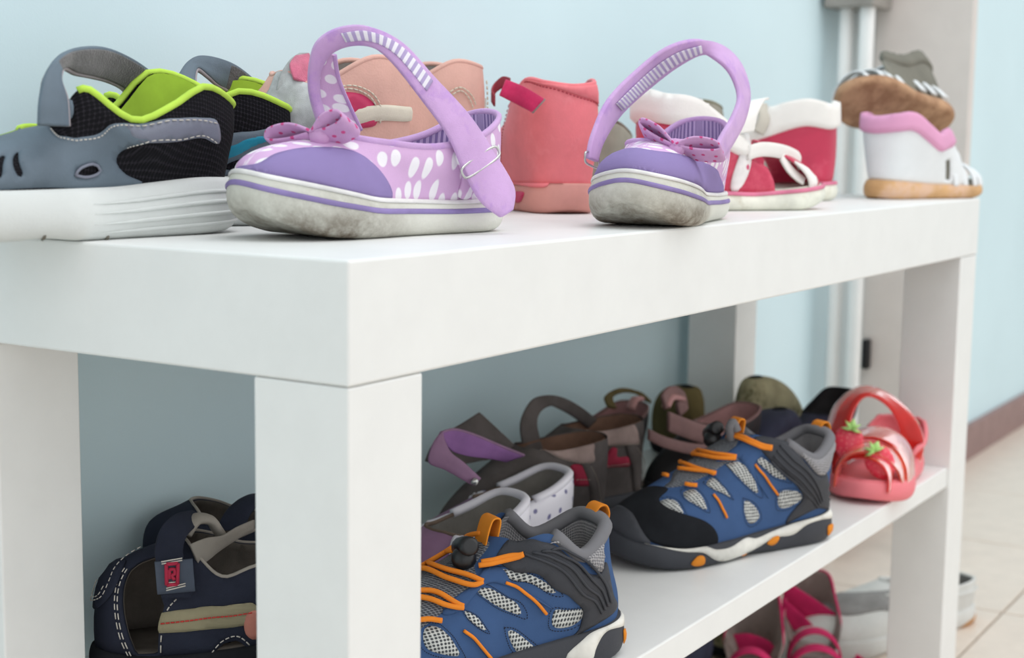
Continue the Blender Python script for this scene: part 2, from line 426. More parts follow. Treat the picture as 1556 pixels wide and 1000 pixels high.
# ------------------------------------------------------------ the setting
WALL = mat('wall_paint', (209, 230, 236), .85, .15, kind='wall', vary=.012, bump=.08, bscale=6)
LAQ = mat('white_foil', (232, 233, 231), .42, .35, vary=.008, bump=.02)
TILE = mat('floor_tile', (222, 208, 194), .35, .35, vary=.02, bump=.05, bscale=3)
GROUT = mat('grout', (170, 158, 146), .9, .1)
BROWN = mat('brown_baseboard', (148, 120, 116), .5, .3, vary=.04)

def struct(o):
    o['kind'] = 'structure'; return o
V, F = box(-160, 480, 27.2, 37, -2, 260, 0); struct(mesh_obj('wall_back', V, F, WALL, smooth=False))
V, F = box(470, 480, -200, 27.2, -2, 260, 0); struct(mesh_obj('wall_right', V, F, WALL, smooth=False))
V, F = box(-160, 480, -200, 37, -4, -.25, 0); flo = struct(mesh_obj('floor', V, F, GROUT, smooth=False))
V, F = box(-160, 470, 26.2, 27.2, -.2, 5.6, .25); struct(mesh_obj('baseboard_back', V, F, BROWN, smooth=False))
random.seed(4)
V, F = box(.12, 27.9, .12, 27.9, -.5, 0, .12); tile_me = None
for i in range(-2, 14):
    for j in range(-4, 1):
        if tile_me is None:
            o = mesh_obj('tile', V, F, TILE, smooth=False); tile_me = o.data
        else:
            o = bpy.data.objects.new('tile', tile_me); COL.objects.link(o)
        o.location = ((1.6+i*28.05)*U, (1.7+j*28.05-(0 if j < 0 else .0))*U, random.uniform(-.03, 0)*U); o.parent = flo

bench = Thing('shoe_bench', 'white slab topped shoe bench with square legs and one middle shelf', 'bench')
V, F = box(0, 90, 0, 26, 40, 45, .12); bench.mesh('top_slab', V, F, LAQ, smooth=False)
for x in (.05, 85):
    for y in (.05, 21):
        V, F = box(x, x+4.95, y, y+4.95, 0, 39.97, .1); bench.mesh('leg', V, F, LAQ, smooth=False)
V, F = box(5.0, 85.0, .3, 25.6, 19.5, 21.3, .1); bench.mesh('shelf_board', V, F, LAQ, smooth=False)

unit = Thing('wardrobe_frame', 'tall pale hallway stand with narrow posts against the blue wall behind the bench', 'stand', (121, 11.6, 0))
CREAM = mat('cream_panel', (214, 206, 200), .5, .3, vary=.01); GREY = mat('grey_board', (150, 146, 140), .5, .3)
BLK = mat('black_handle', (20, 20, 22), .4, .4)
V, F = box(5.6, 7.4, 0, 11.3, 7, 190, .1); unit.mesh('side_panel', V, F, CREAM, smooth=False)
V, F = box(7.5, 8.6, 11.4, 15.2, 7, 190, .1); unit.mesh('back_board', V, F, LAQ, smooth=False)
for y0, y1, x0 in ((12.4, 13.8, 0), (9.6, 11.2, -.6)):
    V, F = box(x0, x0+1.6, y0, y1, 7, 68, .5); unit.mesh('post', V, F, LAQ)
V, F = box(-1.5, 5, 9.2, 15, 65, 80, .2); unit.mesh('top_box', V, F, GREY, smooth=False)
V, F = box(-1.5, 5, 9.2, 15, 7, 9, .2); unit.mesh('foot_board', V, F, LAQ, smooth=False)
for y in (.6, 12.4):
    V, F = box(.5 if y > 5 else 5.6, 2 if y > 5 else 7.4, y, y+1.6, 0, 7, .1); unit.mesh('foot', V, F, LAQ, smooth=False)
V, F = box(4.4, 5.6, 10.0, 10.9, 23, 26.6, .25); unit.mesh('handle', V, F, BLK)

# ------------------------------------------------------------ shared materials
WTHREAD = mat('pale_thread', (205, 200, 192), .8, .1)
DTHREAD = mat('dark_thread', (50, 52, 62), .8, .1)
STEEL = mat('steel', (190, 190, 188), .25, .8); STEEL.node_tree.nodes['Principled BSDF'].inputs['Metallic'].default_value = 1

def ZP(zx, zy, k, ox, oy): return (ox+zx/k, oy+zy/k)
def Z1(*p): return [ZP(x, y, 2.7775, 0, 40) for x, y in p]
def Z2(*p): return [ZP(x, y, 2.6326, 340, 20) for x, y in p]
def Z3(*p): return [ZP(x, y, 3.0295, 720, 50) for x, y in p]
def Z4(*p): return [ZP(x, y, 2.7773, 1080, 0) for x, y in p]
def Z5(*p): return [ZP(x, y, 3.5719, 100, 720) for x, y in p]
def Z6(*p): return [ZP(x, y, 2.2722, 620, 560) for x, y in p]
def Z7(*p): return [ZP(x, y, 3.1238, 880, 560) for x, y in p]
def Z8(*p): return [ZP(x, y, 2.2733, 1040, 560) for x, y in p]

# ------------------------------------------------------------ blue and orange trekking shoes
BLUE = mat('blue_suede', (64, 92, 138), .85, .15, kind='weave', col2=(86, 116, 160), scale=9, bump=.5, vary=.05)
BMESH = mat('grey_mesh', (206, 208, 205), .8, .2, kind='mesh', col2=(70, 74, 78), scale=4.6, size=.36, bump=.6)
LINM = mat('grey_knit', (178, 176, 178), .9, .1, kind='mesh', col2=(120, 120, 124), scale=5.5, size=.42, bump=.5)
RUB = mat('charcoal_rubber', (58, 60, 66), .6, .3, vary=.05, bump=.25)
BLACKS = mat('black_suede', (34, 36, 40), .9, .12, vary=.1, bump=.5, bscale=30)
MIDW = mat('white_midsole', (222, 220, 212), .6, .3, kind='worn', col2=(186, 182, 172), scale=.5, size=.56, bump=.2)
ORG = mat('orange_cord', (236, 138, 44), .7, .2, kind='weave', scale=14, bump=.5, vary=.05)
BLKP = mat('black_plastic', (26, 27, 30), .35, .5, bump=0)
TONG = mat('tongue_mesh', (128, 132, 138), .85, .2, kind='mesh', col2=(70, 74, 82), scale=5.5, size=.4, bump=.5)

def blue_shoe(label, pos, heading, L, dx=0, dz=0):
    s = Shoe('trekking_shoe', label, pos, heading, L, 1.0, group='blue and orange trekking shoes')
    s.sole([(0, 2.3), (.25, 1.9), (.5, 1.5), (.75, 1.5), (.92, 2.2), (1, 3.0)], [(0, .25), (.1, 0), (.38, .0), (.46, .25), (.55, .1), (.65, 0), (.8, .1), (1, 1.0)], RUB, flare=.25, label='charcoal outsole')
    s.form([(0, .5+dx, 0, 7.7), (.14, .8+dx, 1.7, 7.4), (.27, 3.2+dx*.8, 2.7, 6.35), (.39, 5.9, 2.55, 7.8), (.5, 7.3, 1.8, 8.2-dz), (.75, 7.9, 1.1, 8.3-dz), (1, 8.3, 0, 8.2-dz)],
           h1=[(0, 2), (.5, 2), (.8, 1.6), (1, 2.1)], b1=[(0, .3), (.5, .25), (1, .25)], h2=[(0, 2.5), (.4, 2.4), (.6, 2.0), (1, 2.4)], b2=[(0, -.1), (.3, .5), (.6, 1.2), (1, 3.0)], inset=.2)
    s.upper(BLUE); s.lining(LINM, .45); s.insole(LINM)
    s.rim(.42, LINM, u0=-.19, u1=.19, name='padded_collar', inward=.2, label='grey padded collar')
    return s

bl2 = blue_shoe('blue trekking shoe with orange laces standing whole in front of the red jelly sandal', (57.3, 1.6, 21.3), 152.5, 18.9)
s = bl2; K7 = lambda name, m, *p, **k: s.panel(s.us, Z7(*p), m, name=name, px=True, **k)
WIN7 = [[(385, 630), (430, 620), (470, 640), (495, 690), (450, 680), (400, 655)], [(495, 590), (545, 575), (590, 620), (605, 670), (560, 650), (510, 620)],
        [(605, 550), (640, 520), (690, 570), (718, 612), (680, 590)], [(700, 455), (760, 445), (820, 500), (850, 590), (800, 560), (740, 500)],
        [(830, 420), (880, 430), (960, 500), (985, 530), (930, 515), (870, 465)], [(950, 590), (1040, 585), (1055, 620), (1000, 655), (950, 658)],
        [(785, 630), (830, 650), (855, 700), (830, 732), (800, 728)]]
for w_ in WIN7: K7('mesh_window', BMESH, *w_, off=.03, thick=.06, edge=1)
s.stitch(s.us, [Z7(*([(p[0]+(p[0]-sum(q[0] for q in w_)/len(w_))*.28, p[1]+(p[1]-sum(q[1] for q in w_)/len(w_))*.28) for p in w_+w_[:1]])) for w_ in WIN7], DTHREAD, px=True, off=.05, dash=.14, gap=.1, r=.025)
K7('tongue', TONG, (540, 400), (600, 360), (650, 340), (700, 330), (740, 280), (790, 260), (840, 280), (770, 330), (740, 390), (760, 430), (700, 450), (620, 500), (560, 530), (480, 560), (400, 560), (440, 520), off=.06, thick=.1)
K7('lace_panel', BLUE, (745, 370), (800, 330), (840, 330), (880, 400), (850, 430), (830, 470), (860, 560), (900, 620), (860, 560), (800, 480), (760, 430), (700, 440), (650, 440), off=.12, thick=.12, label='blue eyelet panel')
K7('toe_cap', BLACKS, (170, 650), (200, 600), (290, 575), (420, 570), (380, 620), (420, 662), (560, 710), (625, 745), (655, 790), (662, 880), (600, 868), (500, 856), (420, 848), (320, 812), (260, 740), off=.12, label='black suede toe cap')
K7('toe_bumper', RUB, (108, 770), (140, 685), (180, 662), (235, 675), (272, 720), (312, 790), (340, 830), (250, 830), (150, 800), off=.28, thick=.3, label='charcoal rubber bumper')
K7('heel_counter', RUB, (822, 340), (880, 312), (1000, 352), (1012, 385), (1065, 440), (1150, 510), (1172, 500), (1190, 650), (1120, 665), (1000, 725), (980, 728), (1045, 640), (1060, 600), (1020, 540), (940, 470), (870, 400), off=.2, thick=.22, label='charcoal rubber heel counter')
K7('collar_panel', LINM, (1010, 372), (1060, 395), (1120, 400), (1168, 330), (1175, 470), (1150, 507), (1068, 432), off=.3, thick=.32)
for k in range(4):
    s.cord(s.us, Z7((905+k*14, 440-k*25), (965+k*13, 500-k*24), (1040+k*12, 560-k*24), (1090+k*10, 610-k*20), (1120+k*8, 655-k*10)), .075, RUB, name='counter_rib', px=True, off=.24)
s.panel(s.ss, Z7((312, 797), (420, 838), (520, 838), (590, 826), (650, 860), (720, 848), (790, 805), (840, 806), (920, 772), (1010, 738), (1080, 690), (1150, 655), (1215, 648), (1220, 700), (1150, 718), (1080, 742), (1010, 790), (920, 805), (840, 852), (800, 872), (720, 915), (650, 910), (590, 876), (510, 872), (420, 856), (345, 832)), MIDW, name='midsole', px=True, off=.12, thick=.15, label='white wavy midsole')
for p in ([(530, 928), (560, 892), (590, 892), (592, 925), (562, 936)], [(775, 880), (792, 876), (792, 905), (775, 910)], [(890, 830), (918, 802), (946, 795), (942, 818), (915, 838)], [(1180, 748), (1200, 738), (1197, 778), (1178, 790)]):
    s.panel(s.ss, Z7(*p), ORG, name='sole_insert', px=True, off=.14, thick=.12, step=.2, label='orange insert')
for p in ([(832, 456), (870, 500), (905, 550), (940, 598)], [(635, 598), (660, 630), (685, 680), (697, 708)]): s.cord(s.us, Z7(*p), .09, ORG, name='piping', px=True, off=.1, label='orange piping')
for p in ([(732, 312), (780, 335), (850, 362), (912, 375)], [(735, 330), (790, 352), (850, 375), (910, 384)], [(535, 395), (580, 405), (660, 420), (745, 428)], [(545, 405), (600, 430), (660, 438), (740, 436)],
          [(475, 490), (540, 495), (600, 500), (648, 508)], [(488, 455), (540, 480), (600, 498), (640, 512)], [(500, 560), (530, 565), (558, 566)], [(405, 520), (425, 525)]):
    s.cord(s.us, Z7(*p), .145, ORG, name='lace', px=True, off=.3)
def cordlock(s, c, ax, m=BLKP):
    c = np.array(c); ax = np.array(ax, float); ax /= np.linalg.norm(ax)
    P = c+np.outer(np.array([-.95, -.9, -.3, .3, .9, .95]), ax); cl_ = s.tube(P, [.3, .5, .55, .55, .5, .3], m, name='cord_lock', n=14)
    q = c+np.array([.2, .25, -.55]); P = q+np.outer(np.array([-.62, -.55, -.3, 0, .3, .55, .62]), np.array([.5, .7, .3])); s.tube(P, [.15, .42, .62, .68, .62, .42, .15], m, name='lock_button', n=14, parent=cl_)
c = s.off(.47, .9) if hasattr(s, 'off') else s.us.off([.5], [.86], .75)[0]
c = s.path(s.us, Z7((655, 310), (700, 330)), .7, px=True)[0][0]; cordlock(s, c, (0.3, 1, .5))
def loop(s, A, B, w, m, name='pull_loop', n=6, label=None):
    """fabric loop: centre line points and a width vector"""
    w = np.array(w); s.band(np.array(A)-w/2, np.array(A)+w/2, .12, m, name=name, label=label)
a = s.us.off([.5], [1], 0)[0]
loop(s, [a+(.5, 0, -.7), a+(.3, 0, .2), a+(0, 0, .95), a+(-.45, 0, .9), a+(-.3, 0, 0), a+(-.2, 0, -.5)], None, (0, 1.0, 0), ORG, label='orange tongue loop')
h = s.us.off([0.0], [1], 0)[0]
loop(s, [h+(.5, 0, -.1), h+(.15, 0, .55), h+(-.35, 0, .6), h+(-.55, 0, .1), h+(-.35, 0, -.5)], None, (0, 1.1, 0), ORG, label='orange heel loop')
s.tube(cat([a+(.6, .3, -.4), a+(.9, .5, .5), a+(.7, .6, .9), a+(.4, .7, .3)]), .3, LINM, name='tongue_tip')

bl1 = blue_shoe('blue trekking shoe with orange laces nearest the camera partly hidden by the front leg', (27.1, 2.5, 21.3), 152.5, 18.9, .9, .8)
s = bl1; K6 = lambda name, m, *p, **k: s.panel(s.us, Z6(*p), m, name=name, px=True, **k)
WIN6 = [[(315, 697), (380, 702), (460, 730), (510, 772), (470, 768), (390, 735)], [(500, 850), (520, 832), (600, 830), (600, 860), (560, 890), (503, 892)],
        [(240, 765), (290, 762), (360, 800), (388, 850), (330, 832), (275, 800)], [(345, 908), (380, 915), (440, 970), (430, 1010), (380, 1000)],
        [(60, 895), (110, 897), (150, 935), (178, 990), (110, 985), (60, 960)], [(195, 838), (240, 860), (270, 905), (225, 880)]]
for w_ in WIN6: K6('mesh_window', BMESH, *w_, off=.03, thick=.06, edge=1)
s.stitch(s.us, [Z6(*([(p[0]+(p[0]-sum(q[0] for q in w_)/len(w_))*.28, p[1]+(p[1]-sum(q[1] for q in w_)/len(w_))*.28) for p in w_+w_[:1]])) for w_ in WIN6], DTHREAD, px=True, off=.05, dash=.14, gap=.1, r=.025)
K6('tongue', TONG, (60, 620), (120, 590), (200, 560), (280, 600), (230, 680), (255, 750), (190, 790), (110, 850), (40, 900), (-20, 900), (-20, 700), off=.06, thick=.1)
K6('lace_panel', BLUE, (262, 690), (320, 690), (350, 730), (440, 790), (500, 830), (440, 800), (380, 760), (300, 740), (250, 760), (190, 830), (120, 850), (150, 800), (230, 740), off=.12, thick=.12, label='blue eyelet panel')
K6('heel_counter', RUB, (305, 650), (345, 595), (400, 577), (470, 600), (540, 640), (600, 690), (662, 708), (682, 670), (705, 780), (718, 822), (650, 880), (565, 975), (590, 900), (602, 832), (560, 790), (500, 758), (420, 705), (330, 682), off=.2, thick=.22, label='charcoal rubber heel counter')
K6('collar_panel', LINM, (488, 605), (560, 600), (640, 560), (668, 600), (663, 700), (600, 645), (540, 615), off=.3, thick=.32)
for k in range(4):
    s.cord(s.us, Z6((400+k*30, 640-k*4), (480+k*20, 670-k*14), (560+k*18, 730-k*20), (625+k*14, 790-k*18), (660+k*10, 840-k*12)), .08, RUB, name='counter_rib', px=True, off=.24)
s.panel(s.ss, Z6((545, 1000), (600, 940), (650, 880), (718, 822), (745, 880), (690, 905), (650, 960), (620, 1020)), MIDW, name='midsole', px=True, off=.12, thick=.15, label='white wavy midsole')
s.panel(s.ss, Z6((742, 905), (750, 900), (750, 945), (742, 945)), ORG, name='sole_insert', px=True, off=.14, thick=.12, step=.2, label='orange insert')
for p in ([(335, 740), (370, 752), (410, 780), (450, 815), (475, 845)], [(190, 905), (225, 930), (255, 965), (285, 1000)]): s.cord(s.us, Z6(*p), .09, ORG, name='piping', px=True, off=.1, label='orange piping')
for p in ([(10, 560), (60, 545), (110, 600), (165, 645)], [(60, 552), (95, 545), (140, 580), (165, 622)], [(155, 562), (200, 577), (262, 582)], [(245, 692), (310, 675), (360, 660), (400, 645)], [(255, 680), (310, 664), (360, 650), (402, 643)],
          [(40, 655), (75, 668), (110, 700), (200, 722), (255, 740)], [(30, 705), (75, 710), (150, 740), (220, 755), (252, 742)], [(30, 780), (80, 780), (125, 795), (185, 825)], [(30, 800), (80, 808), (130, 825), (185, 830)], [(30, 878), (70, 872), (112, 876)]):
    s.cord(s.us, Z6(*p), .145, ORG, name='lace', px=True, off=.3)
c = s.path(s.us, Z6((210, 650), (260, 650)), .7, px=True)[0][0]; cordlock(s, c, (0.2, 1, .3))
a = s.us.off([.5], [1], 0)[0]
loop(s, [a+(.5, 0, -.7), a+(.3, 0, .2), a+(0, 0, .95), a+(-.45, 0, .9), a+(-.3, 0, 0), a+(-.2, 0, -.5)], None, (0, 1.2, 0), ORG, label='orange tongue loop')
h = s.us.off([0.0], [1], 0)[0]
loop(s, [h+(.5, 0, -.1), h+(.15, 0, .55), h+(-.35, 0, .6), h+(-.55, 0, .1), h+(-.35, 0, -.5)], None, (0, 1.1, 0), ORG, label='orange heel loop')

# ------------------------------------------------------------ grey sneaker sandals with lime trim
GLE = mat('slate_leather', (96, 110, 122), .55, .35, vary=.05, bump=.3, bscale=14)
GL2 = mat('slate_leather_light', (116, 120, 134), .5, .4, vary=.04, bump=.2)
KNB = mat('black_knit', (44, 42, 48), .9, .15, kind='mesh', col2=(18, 18, 22), scale=5, size=.5, bump=.6)
LIME = mat('lime_binding', (186, 222, 84), .75, .2, vary=.04, bump=.3)
LIMF = mat('lime_terry', (160, 196, 62), .95, .1, kind='weave', scale=9, bump=.6, sheen=.2)
FUZ = mat('charcoal_fleece', (92, 90, 90), 1, .05, vary=.2, bump=.9, bscale=10, sheen=.4)
GREYW = mat('white_foam', (214, 218, 216), .65, .25, vary=.02, bump=.15, bscale=8)
TEAL = mat('teal_print', (32, 140, 168), .5, .3)

def grey_shoe(label, pos, heading, L, strap, liner=LIMF):
    s = Shoe('sneaker_sandal', label, pos, heading, L, .9, group='grey and lime sneaker sandals')
    s.sole([(0, 2.65), (.2, 2.75), (.45, 2.35), (.8, 2.3), (1, 2.9)], [(0, .5), (.08, .1), (.2, 0), (.55, .0), (.66, .25), (.75, .1), (.9, .3), (1, 1.1)], GREYW, flare=.3, under=.3, belly=.25)
    s.form([(0, .2, 0, 6.1), (.1, .5, 1.4, 6.3, 1.4, 7.2), (.2, 3.0, 2.4, 7.0, 2.1, 7.7), (.26, 5.1, 2.65, 6.0, 2.3, 5.7), (.33, 7.2, 2.75, 5.35, 2.5, 5.0), (.44, 9.4, 2.3, 6.7, 2.2, 5.0), (.6, 10.3, 1.6, 5.4, 1.6, 4.9), (1, 10.9, 0, 4.9)], h1=[(0, 1.5), (.8, 1.4), (1, 1.3)], b1=.3, h2=[(0, 1.5), (.5, 1.6), (1, 1.0)], b2=[(0, .1), (.3, .5), (.6, .8), (1, 2.5)], inset=.3)
    s.upper(KNB); s.lining(KNB, .3); s.insole(KNB)
    s.rim(.17, LIME, u0=-.4, u1=.235, name='collar_binding', inward=.02, label='lime collar binding')
    s.mesh('counter_lining', *(lambda P: (np.vstack([P[0], P[1]]), [(i, i+1, i+1+len(P[0]), i+len(P[0])) for i in range(len(P[0])-1)]))([s.us.off(np.linspace(.875, 1.04, 24), np.full(24, v), -.42) for v in (.3, 1)]), LIMF)
    # grooves along the sole side
    for v in (.30, .46, .62, .76): s.cord(s.ss, [(u, v+.04*math.sin((u+.22)*7)) for u in np.linspace(-.1, .27, 12)], .1, GREYW, name='sole_rib', off=.03, flat=.6)
    for u in (.33, .24): s.cord(s.ss, [(u, .02), (u+.004, .2)], .07, mat('sole_slot', (120, 116, 106), .9, .1), name='sole_slot', off=.03)
    A = np.array([s.atY(px, py, ly) for px, py, ly, *_ in strap[0]]); B = np.array([s.atY(px, py, ly) for px, py, ly in strap[1]])
    st = s.band(A, B, .28, GLE, name='strap', label='slate velcro strap')
    N = np.cross(np.gradient(A+B, axis=0), B-A); N /= np.linalg.norm(N, axis=1)[:, None]; mid = (A+B)/2; c0 = np.array([6.5, 0, 4.0])
    sg = np.sign(np.sum(N*(c0-mid), 1))[:, None]; D = B-A
    s.band(A+D*.07+N*sg*.17, B-D*.05+N*sg*.17, .14, FUZ, name='strap_lining', label='grey fleece lining', parent=st)
    s.tube(cat(B+N*sg*.05), .12, mat('strap_edge', (168, 160, 164), .8, .1), name='strap_edge', parent=st)
    return s
gr1 = grey_shoe('grey sneaker sandal with lime collar at the left end of the bench top', (10.2, 16.1, 45), 172, 17,
    ([(58, 190, 3.0), (60, 150, 2.9), (70, 110, 2.5), (92, 84, 1.6), (122, 72, .5), (160, 72, -.6), (196, 86, -1.7), (227, 107, -2.5), (236, 125, -2.6)],
     [(104, 192, 3.0), (101, 150, 2.9), (92, 122, 2.5), (94, 104, 1.6), (112, 111, .5), (138, 116, -.6), (162, 122, -1.7), (184, 133, -2.5), (196, 150, -2.6)]))
s = gr1; K1 = lambda name, m, *p, **k: s.panel(s.us, Z1(*p), m, name=name, px=True, **k)
K1('side_panel', GLE, (215, 430), (270, 465), (330, 470), (430, 445), (540, 410), (700, 390), (850, 386), (912, 400), (912, 497), (760, 480), (620, 492), (530, 515), (493, 545), (490, 580), (530, 625), (600, 665), (440, 688), (200, 680), (0, 690), (-150, 690), (-160, 560), (-60, 420), (60, 440), (150, 380), (190, 400), off=.12, thick=.14,
   holes=[Z1((312, 628), (332, 600), (380, 580), (412, 592), (412, 618), (360, 636)), Z1((60, 545), (78, 540), (96, 620), (70, 630)), Z1((-10, 560), (22, 552), (10, 620), (-10, 640))], label='slate grey leather side')
for p in ([(312, 628), (332, 600), (380, 580), (412, 592), (412, 618), (360, 636)],): s.tube(s.path(s.us, Z1(*(p+p[:1])), .1, px=True)[0], .07, GL2, name='cutout_piping')
K1('heel_band', GL2, (540, 412), (700, 392), (850, 388), (912, 402), (914, 497), (760, 482), (640, 490), (560, 470), off=.15, thick=.1, label='paler heel band')
s.stitch(s.us, [Z1((220, 440), (270, 475), (330, 480), (430, 455), (540, 420), (700, 400), (850, 396), (905, 408)), Z1((905, 490), (760, 474), (620, 484), (530, 508))], WTHREAD, px=True, off=.16, dash=.16, gap=.12, r=.03)
K1('strap_base', GLE, (170, 300), (235, 290), (310, 320), (305, 385), (260, 420), (215, 410), (170, 350), off=.25, thick=.2)
s.tube([s.atY(px, py, -1.6) for px, py in Z1((330, 330), (380, 305), (430, 300))], .14, LIME, name='lime_piping')
V = s.atY(*Z1((610, 270))[0], -2.2)
s.panel(s.us, Z1((-60, 420), (-20, 380), (20, 400), (90, 430), (60, 450), (0, 450)), LIMF, name='tongue', px=True, off=.2)

gr2 = grey_shoe('grey sneaker sandal with lime collar behind, partly hidden by the purple shoe', (16.6, 17.2, 45), 140, 13.8,
    ([(268, 150, 3.0), (266, 130, 2.8), (272, 112, 2.0), (285, 94, 1.0), (302, 85, .2), (330, 88, -.8), (360, 100, -1.9), (390, 124, -2.5), (408, 150, -2.6)],
     [(302, 165, 3.0), (300, 140, 2.8), (296, 122, 2.0), (300, 105, 1.0), (315, 115, .2), (330, 128, -.8), (345, 138, -1.9), (355, 150, -2.5), (370, 172, -2.6)]))
s = gr2
s.panel(s.us, [(288, 212), (330, 207), (380, 200), (420, 194), (480, 186), (484, 214), (470, 250), (420, 262), (370, 280), (330, 284), (250, 284), (200, 250), (220, 200)], GLE, name='side_panel', px=True, off=.12, thick=.14, label='slate grey leather side',
   holes=[[(338, 256), (350, 246), (375, 240), (380, 250), (360, 258)]])
s.panel(s.us, [(328, 226), (360, 216), (412, 207), (414, 212), (370, 230), (330, 242)], TEAL, name='side_stripe', px=True, off=.15, thick=.08, step=.2, label='teal stripe')
s.panel(s.us, [(326, 266), (370, 262), (440, 262), (480, 262), (480, 285), (326, 287)], KNB, name='knit_panel', px=True, off=.16)

# ------------------------------------------------------------ purple dotted strap shoes
PINKD = mat('pink_dot_canvas', (214, 176, 216), .85, .15, kind='dots', col2=(240, 236, 242), scale=.95, size=.3, vary=.02, bump=.4, bscale=24, stretch=(1.25, .8))
PURP = mat('purple_canvas', (150, 132, 186), .9, .12, kind='weave', col2=(166, 150, 200), scale=10, bump=.5, vary=.03)
LILA = mat('lilac_strap', (206, 168, 216), .9, .12, vary=.04, bump=.5, bscale=22, sheen=.2, kind='worn', col2=(192, 152, 212), scale=.5, size=.5)
LIN = mat('striped_lining', (206, 182, 222), .9, .1, kind='stripes', col2=(140, 118, 170), scale=1.1, stretch=(1, .001))
TAPE = mat('striped_tape', (232, 228, 236), .9, .1, kind='stripes', col2=(176, 160, 200), scale=.85, stretch=(1, .001))
DIRT = mat('worn_white_rubber', (224, 224, 214), .65, .25, kind='dirt', col2=(78, 60, 38), scale=12.5, size=3.2, bump=.35, bscale=6, vary=.03)
STRI = mat('purple_stripe', (140, 124, 176), .6, .3)
BOWP = mat('pink_bow_cloth', (208, 164, 206), .85, .15, kind='dots', col2=(206, 84, 140), scale=1.6, size=.16, bump=.5, bscale=22)
INSO = mat('grey_footbed', (128, 118, 140), .95, .1)

def purple_shoe(label, pos, heading, L, spring, strapA, strapB, tape):
    s = Shoe('strap_shoe', label, pos, heading, L, 1.02, group='purple dotted strap shoes')
    s.sole([(0, 1.7), (.3, 1.65), (.6, 1.9), (.85, 2.5+spring*.3), (1, 2.9+spring*.4)], [(0, .15), (.1, 0), (.45, 0), (.62, 0), (.75, .1+spring*.05), (.88, .45+spring*.3), (1, 1.0+spring*.5)], DIRT, flare=.2, under=.5, belly=.2, label='worn white rubber sole')
    s.form([(0, .3, 0, 6.1), (.1, .7, 1.5, 5.8), (.22, 2.9, 2.3, 4.8), (.34, 6.2, 2.5, 4.3), (.44, 8.9, 2.2, 4.5), (.65, 10.2, 1.4, 4.7), (1, 10.8, 0, 4.75)], h1=[(0, 1.5), (.6, 1.1), (1, 1.2)], b1=[(0, .15), (1, .1)], h2=[(0, 1.5), (.5, .9), (1, .25)], b2=[(0, .1), (.3, .35), (.7, .8), (1, 2.0)], inset=.1)
    s.upper(PINKD); s.lining(LIN, .2); s.insole(INSO)
    s.rim(.16, LILA, inward=.06, flat=1.3, label='lilac collar binding')
    s.cord(s.ss, [(u, .74) for u in np.linspace(0, 1, 90)], .13, STRI, name='sole_stripe', off=.02, flat=.5, label='purple stripe')
    s.cord(s.ss, [(u, .955) for u in np.linspace(0, 1, 90)], .12, mat('white_foxing', (226, 224, 222), .6, .3), name='foxing', off=.04, flat=.5)
    A = np.array([s.atY(*p) for p in strapA]); B = np.array([s.atY(*p) for p in strapB])
    s.so = s.band(A, B, .3, LILA, name='strap', bulge=.25, label='lilac buckle strap')
    N = np.cross(np.gradient(A+B, axis=0), B-A); N /= np.linalg.norm(N, axis=1)[:, None]; c0 = np.array([6, 0, 4.]); sg = np.sign(np.sum(N*(s.l(CC)-(A+B)/2), 1))[:, None]; D = B-A
    a, b = tape; s.band((A+D*.3+N*sg*.22)[a:b], (A+D*.78+N*sg*.22)[a:b], .08, TAPE, name='strap_tape', label='striped tape', parent=s.so)
    s.strap = (A, B, N*sg, D)
    return s
def bow(s, knot, l1, l2, m=BOWP):
    """bow: two bent loops and a knot, in surface coordinates lifted off the vamp"""
    knot = np.array(knot); d = np.array(l2)-np.array(l1); d /= np.linalg.norm(d); P = knot+np.outer([-.45, -.3, 0, .3, .45], d)+np.array([0, 0, .12]); kn = s.tube(P, [.25, .48, .52, .48, .25], m, name='bow', n=10)
    for e in (l1, l2):
        e = np.array(e); d = e-knot; up = np.array([.15, 0, .55]); w = np.array([.55, 0, .35])
        A = np.array([knot, knot+d*.45+up*.9, knot+d*.95+up*.8, knot+d*1.05, knot+d*.6-up*.25, knot+d*.1-up*.1])
        s.band(A-w, A+w, .14, m, name='bow_loop', n=5, bulge=.3, parent=kn)
def ring(s, c, a, b, r, m, name='buckle'):
    """rounded rectangular buckle ring spanned by half vectors a and b"""
    c, a, b = map(np.array, (c, a, b)); th = np.arange(28)/28*2*np.pi
    cx = np.sign(np.cos(th))*np.abs(np.cos(th))**.5; sy = np.sign(np.sin(th))*np.abs(np.sin(th))**.5
    s.tube(c+np.outer(cx, a)+np.outer(sy, b), r, m, name=name, closed=True, label='steel ring', parent=getattr(s, 'so', None))

pl = purple_shoe('lilac polka dot strap shoe with purple toe on the near corner of the bench', (20.5, 7.0, 45), 167, 15.6, 1,
    [(500, 192, -2.6), (488, 155, -2.5), (486, 115, -2.2), (501, 84, -1.6), (530, 70, -.8), (565, 72, .1), (596, 95, .9), (640, 150, 1.9), (680, 205, 2.7), (706, 262, 3.2), (730, 305, 3.5), (760, 330, 3.6)],
    [(484, 190, -2.6), (470, 140, -2.5), (470, 95, -2.2), (482, 62, -1.6), (515, 42, -.8), (560, 40, .1), (612, 66, .9), (660, 118, 1.9), (712, 175, 2.7), (750, 232, 3.2), (780, 285, 3.5), (778, 318, 3.6)], (4, 8))
s = pl; K2 = lambda name, m, *p, **k: s.panel(s.us, Z2(*p), m, name=name, px=True, **k)
K2('toe_cap', PURP, (60, 665), (95, 640), (200, 655), (350, 680), (500, 725), (600, 745), (668, 745), (658, 680), (600, 605), (540, 562), (450, 540), (330, 540), (220, 560), (130, 605), off=.1, thick=.12, label='purple canvas toe cap')
K2('side_strap_tab', PINKD, (925, 570), (990, 560), (1010, 640), (985, 730), (935, 735), (950, 660), off=.25, thick=.25)
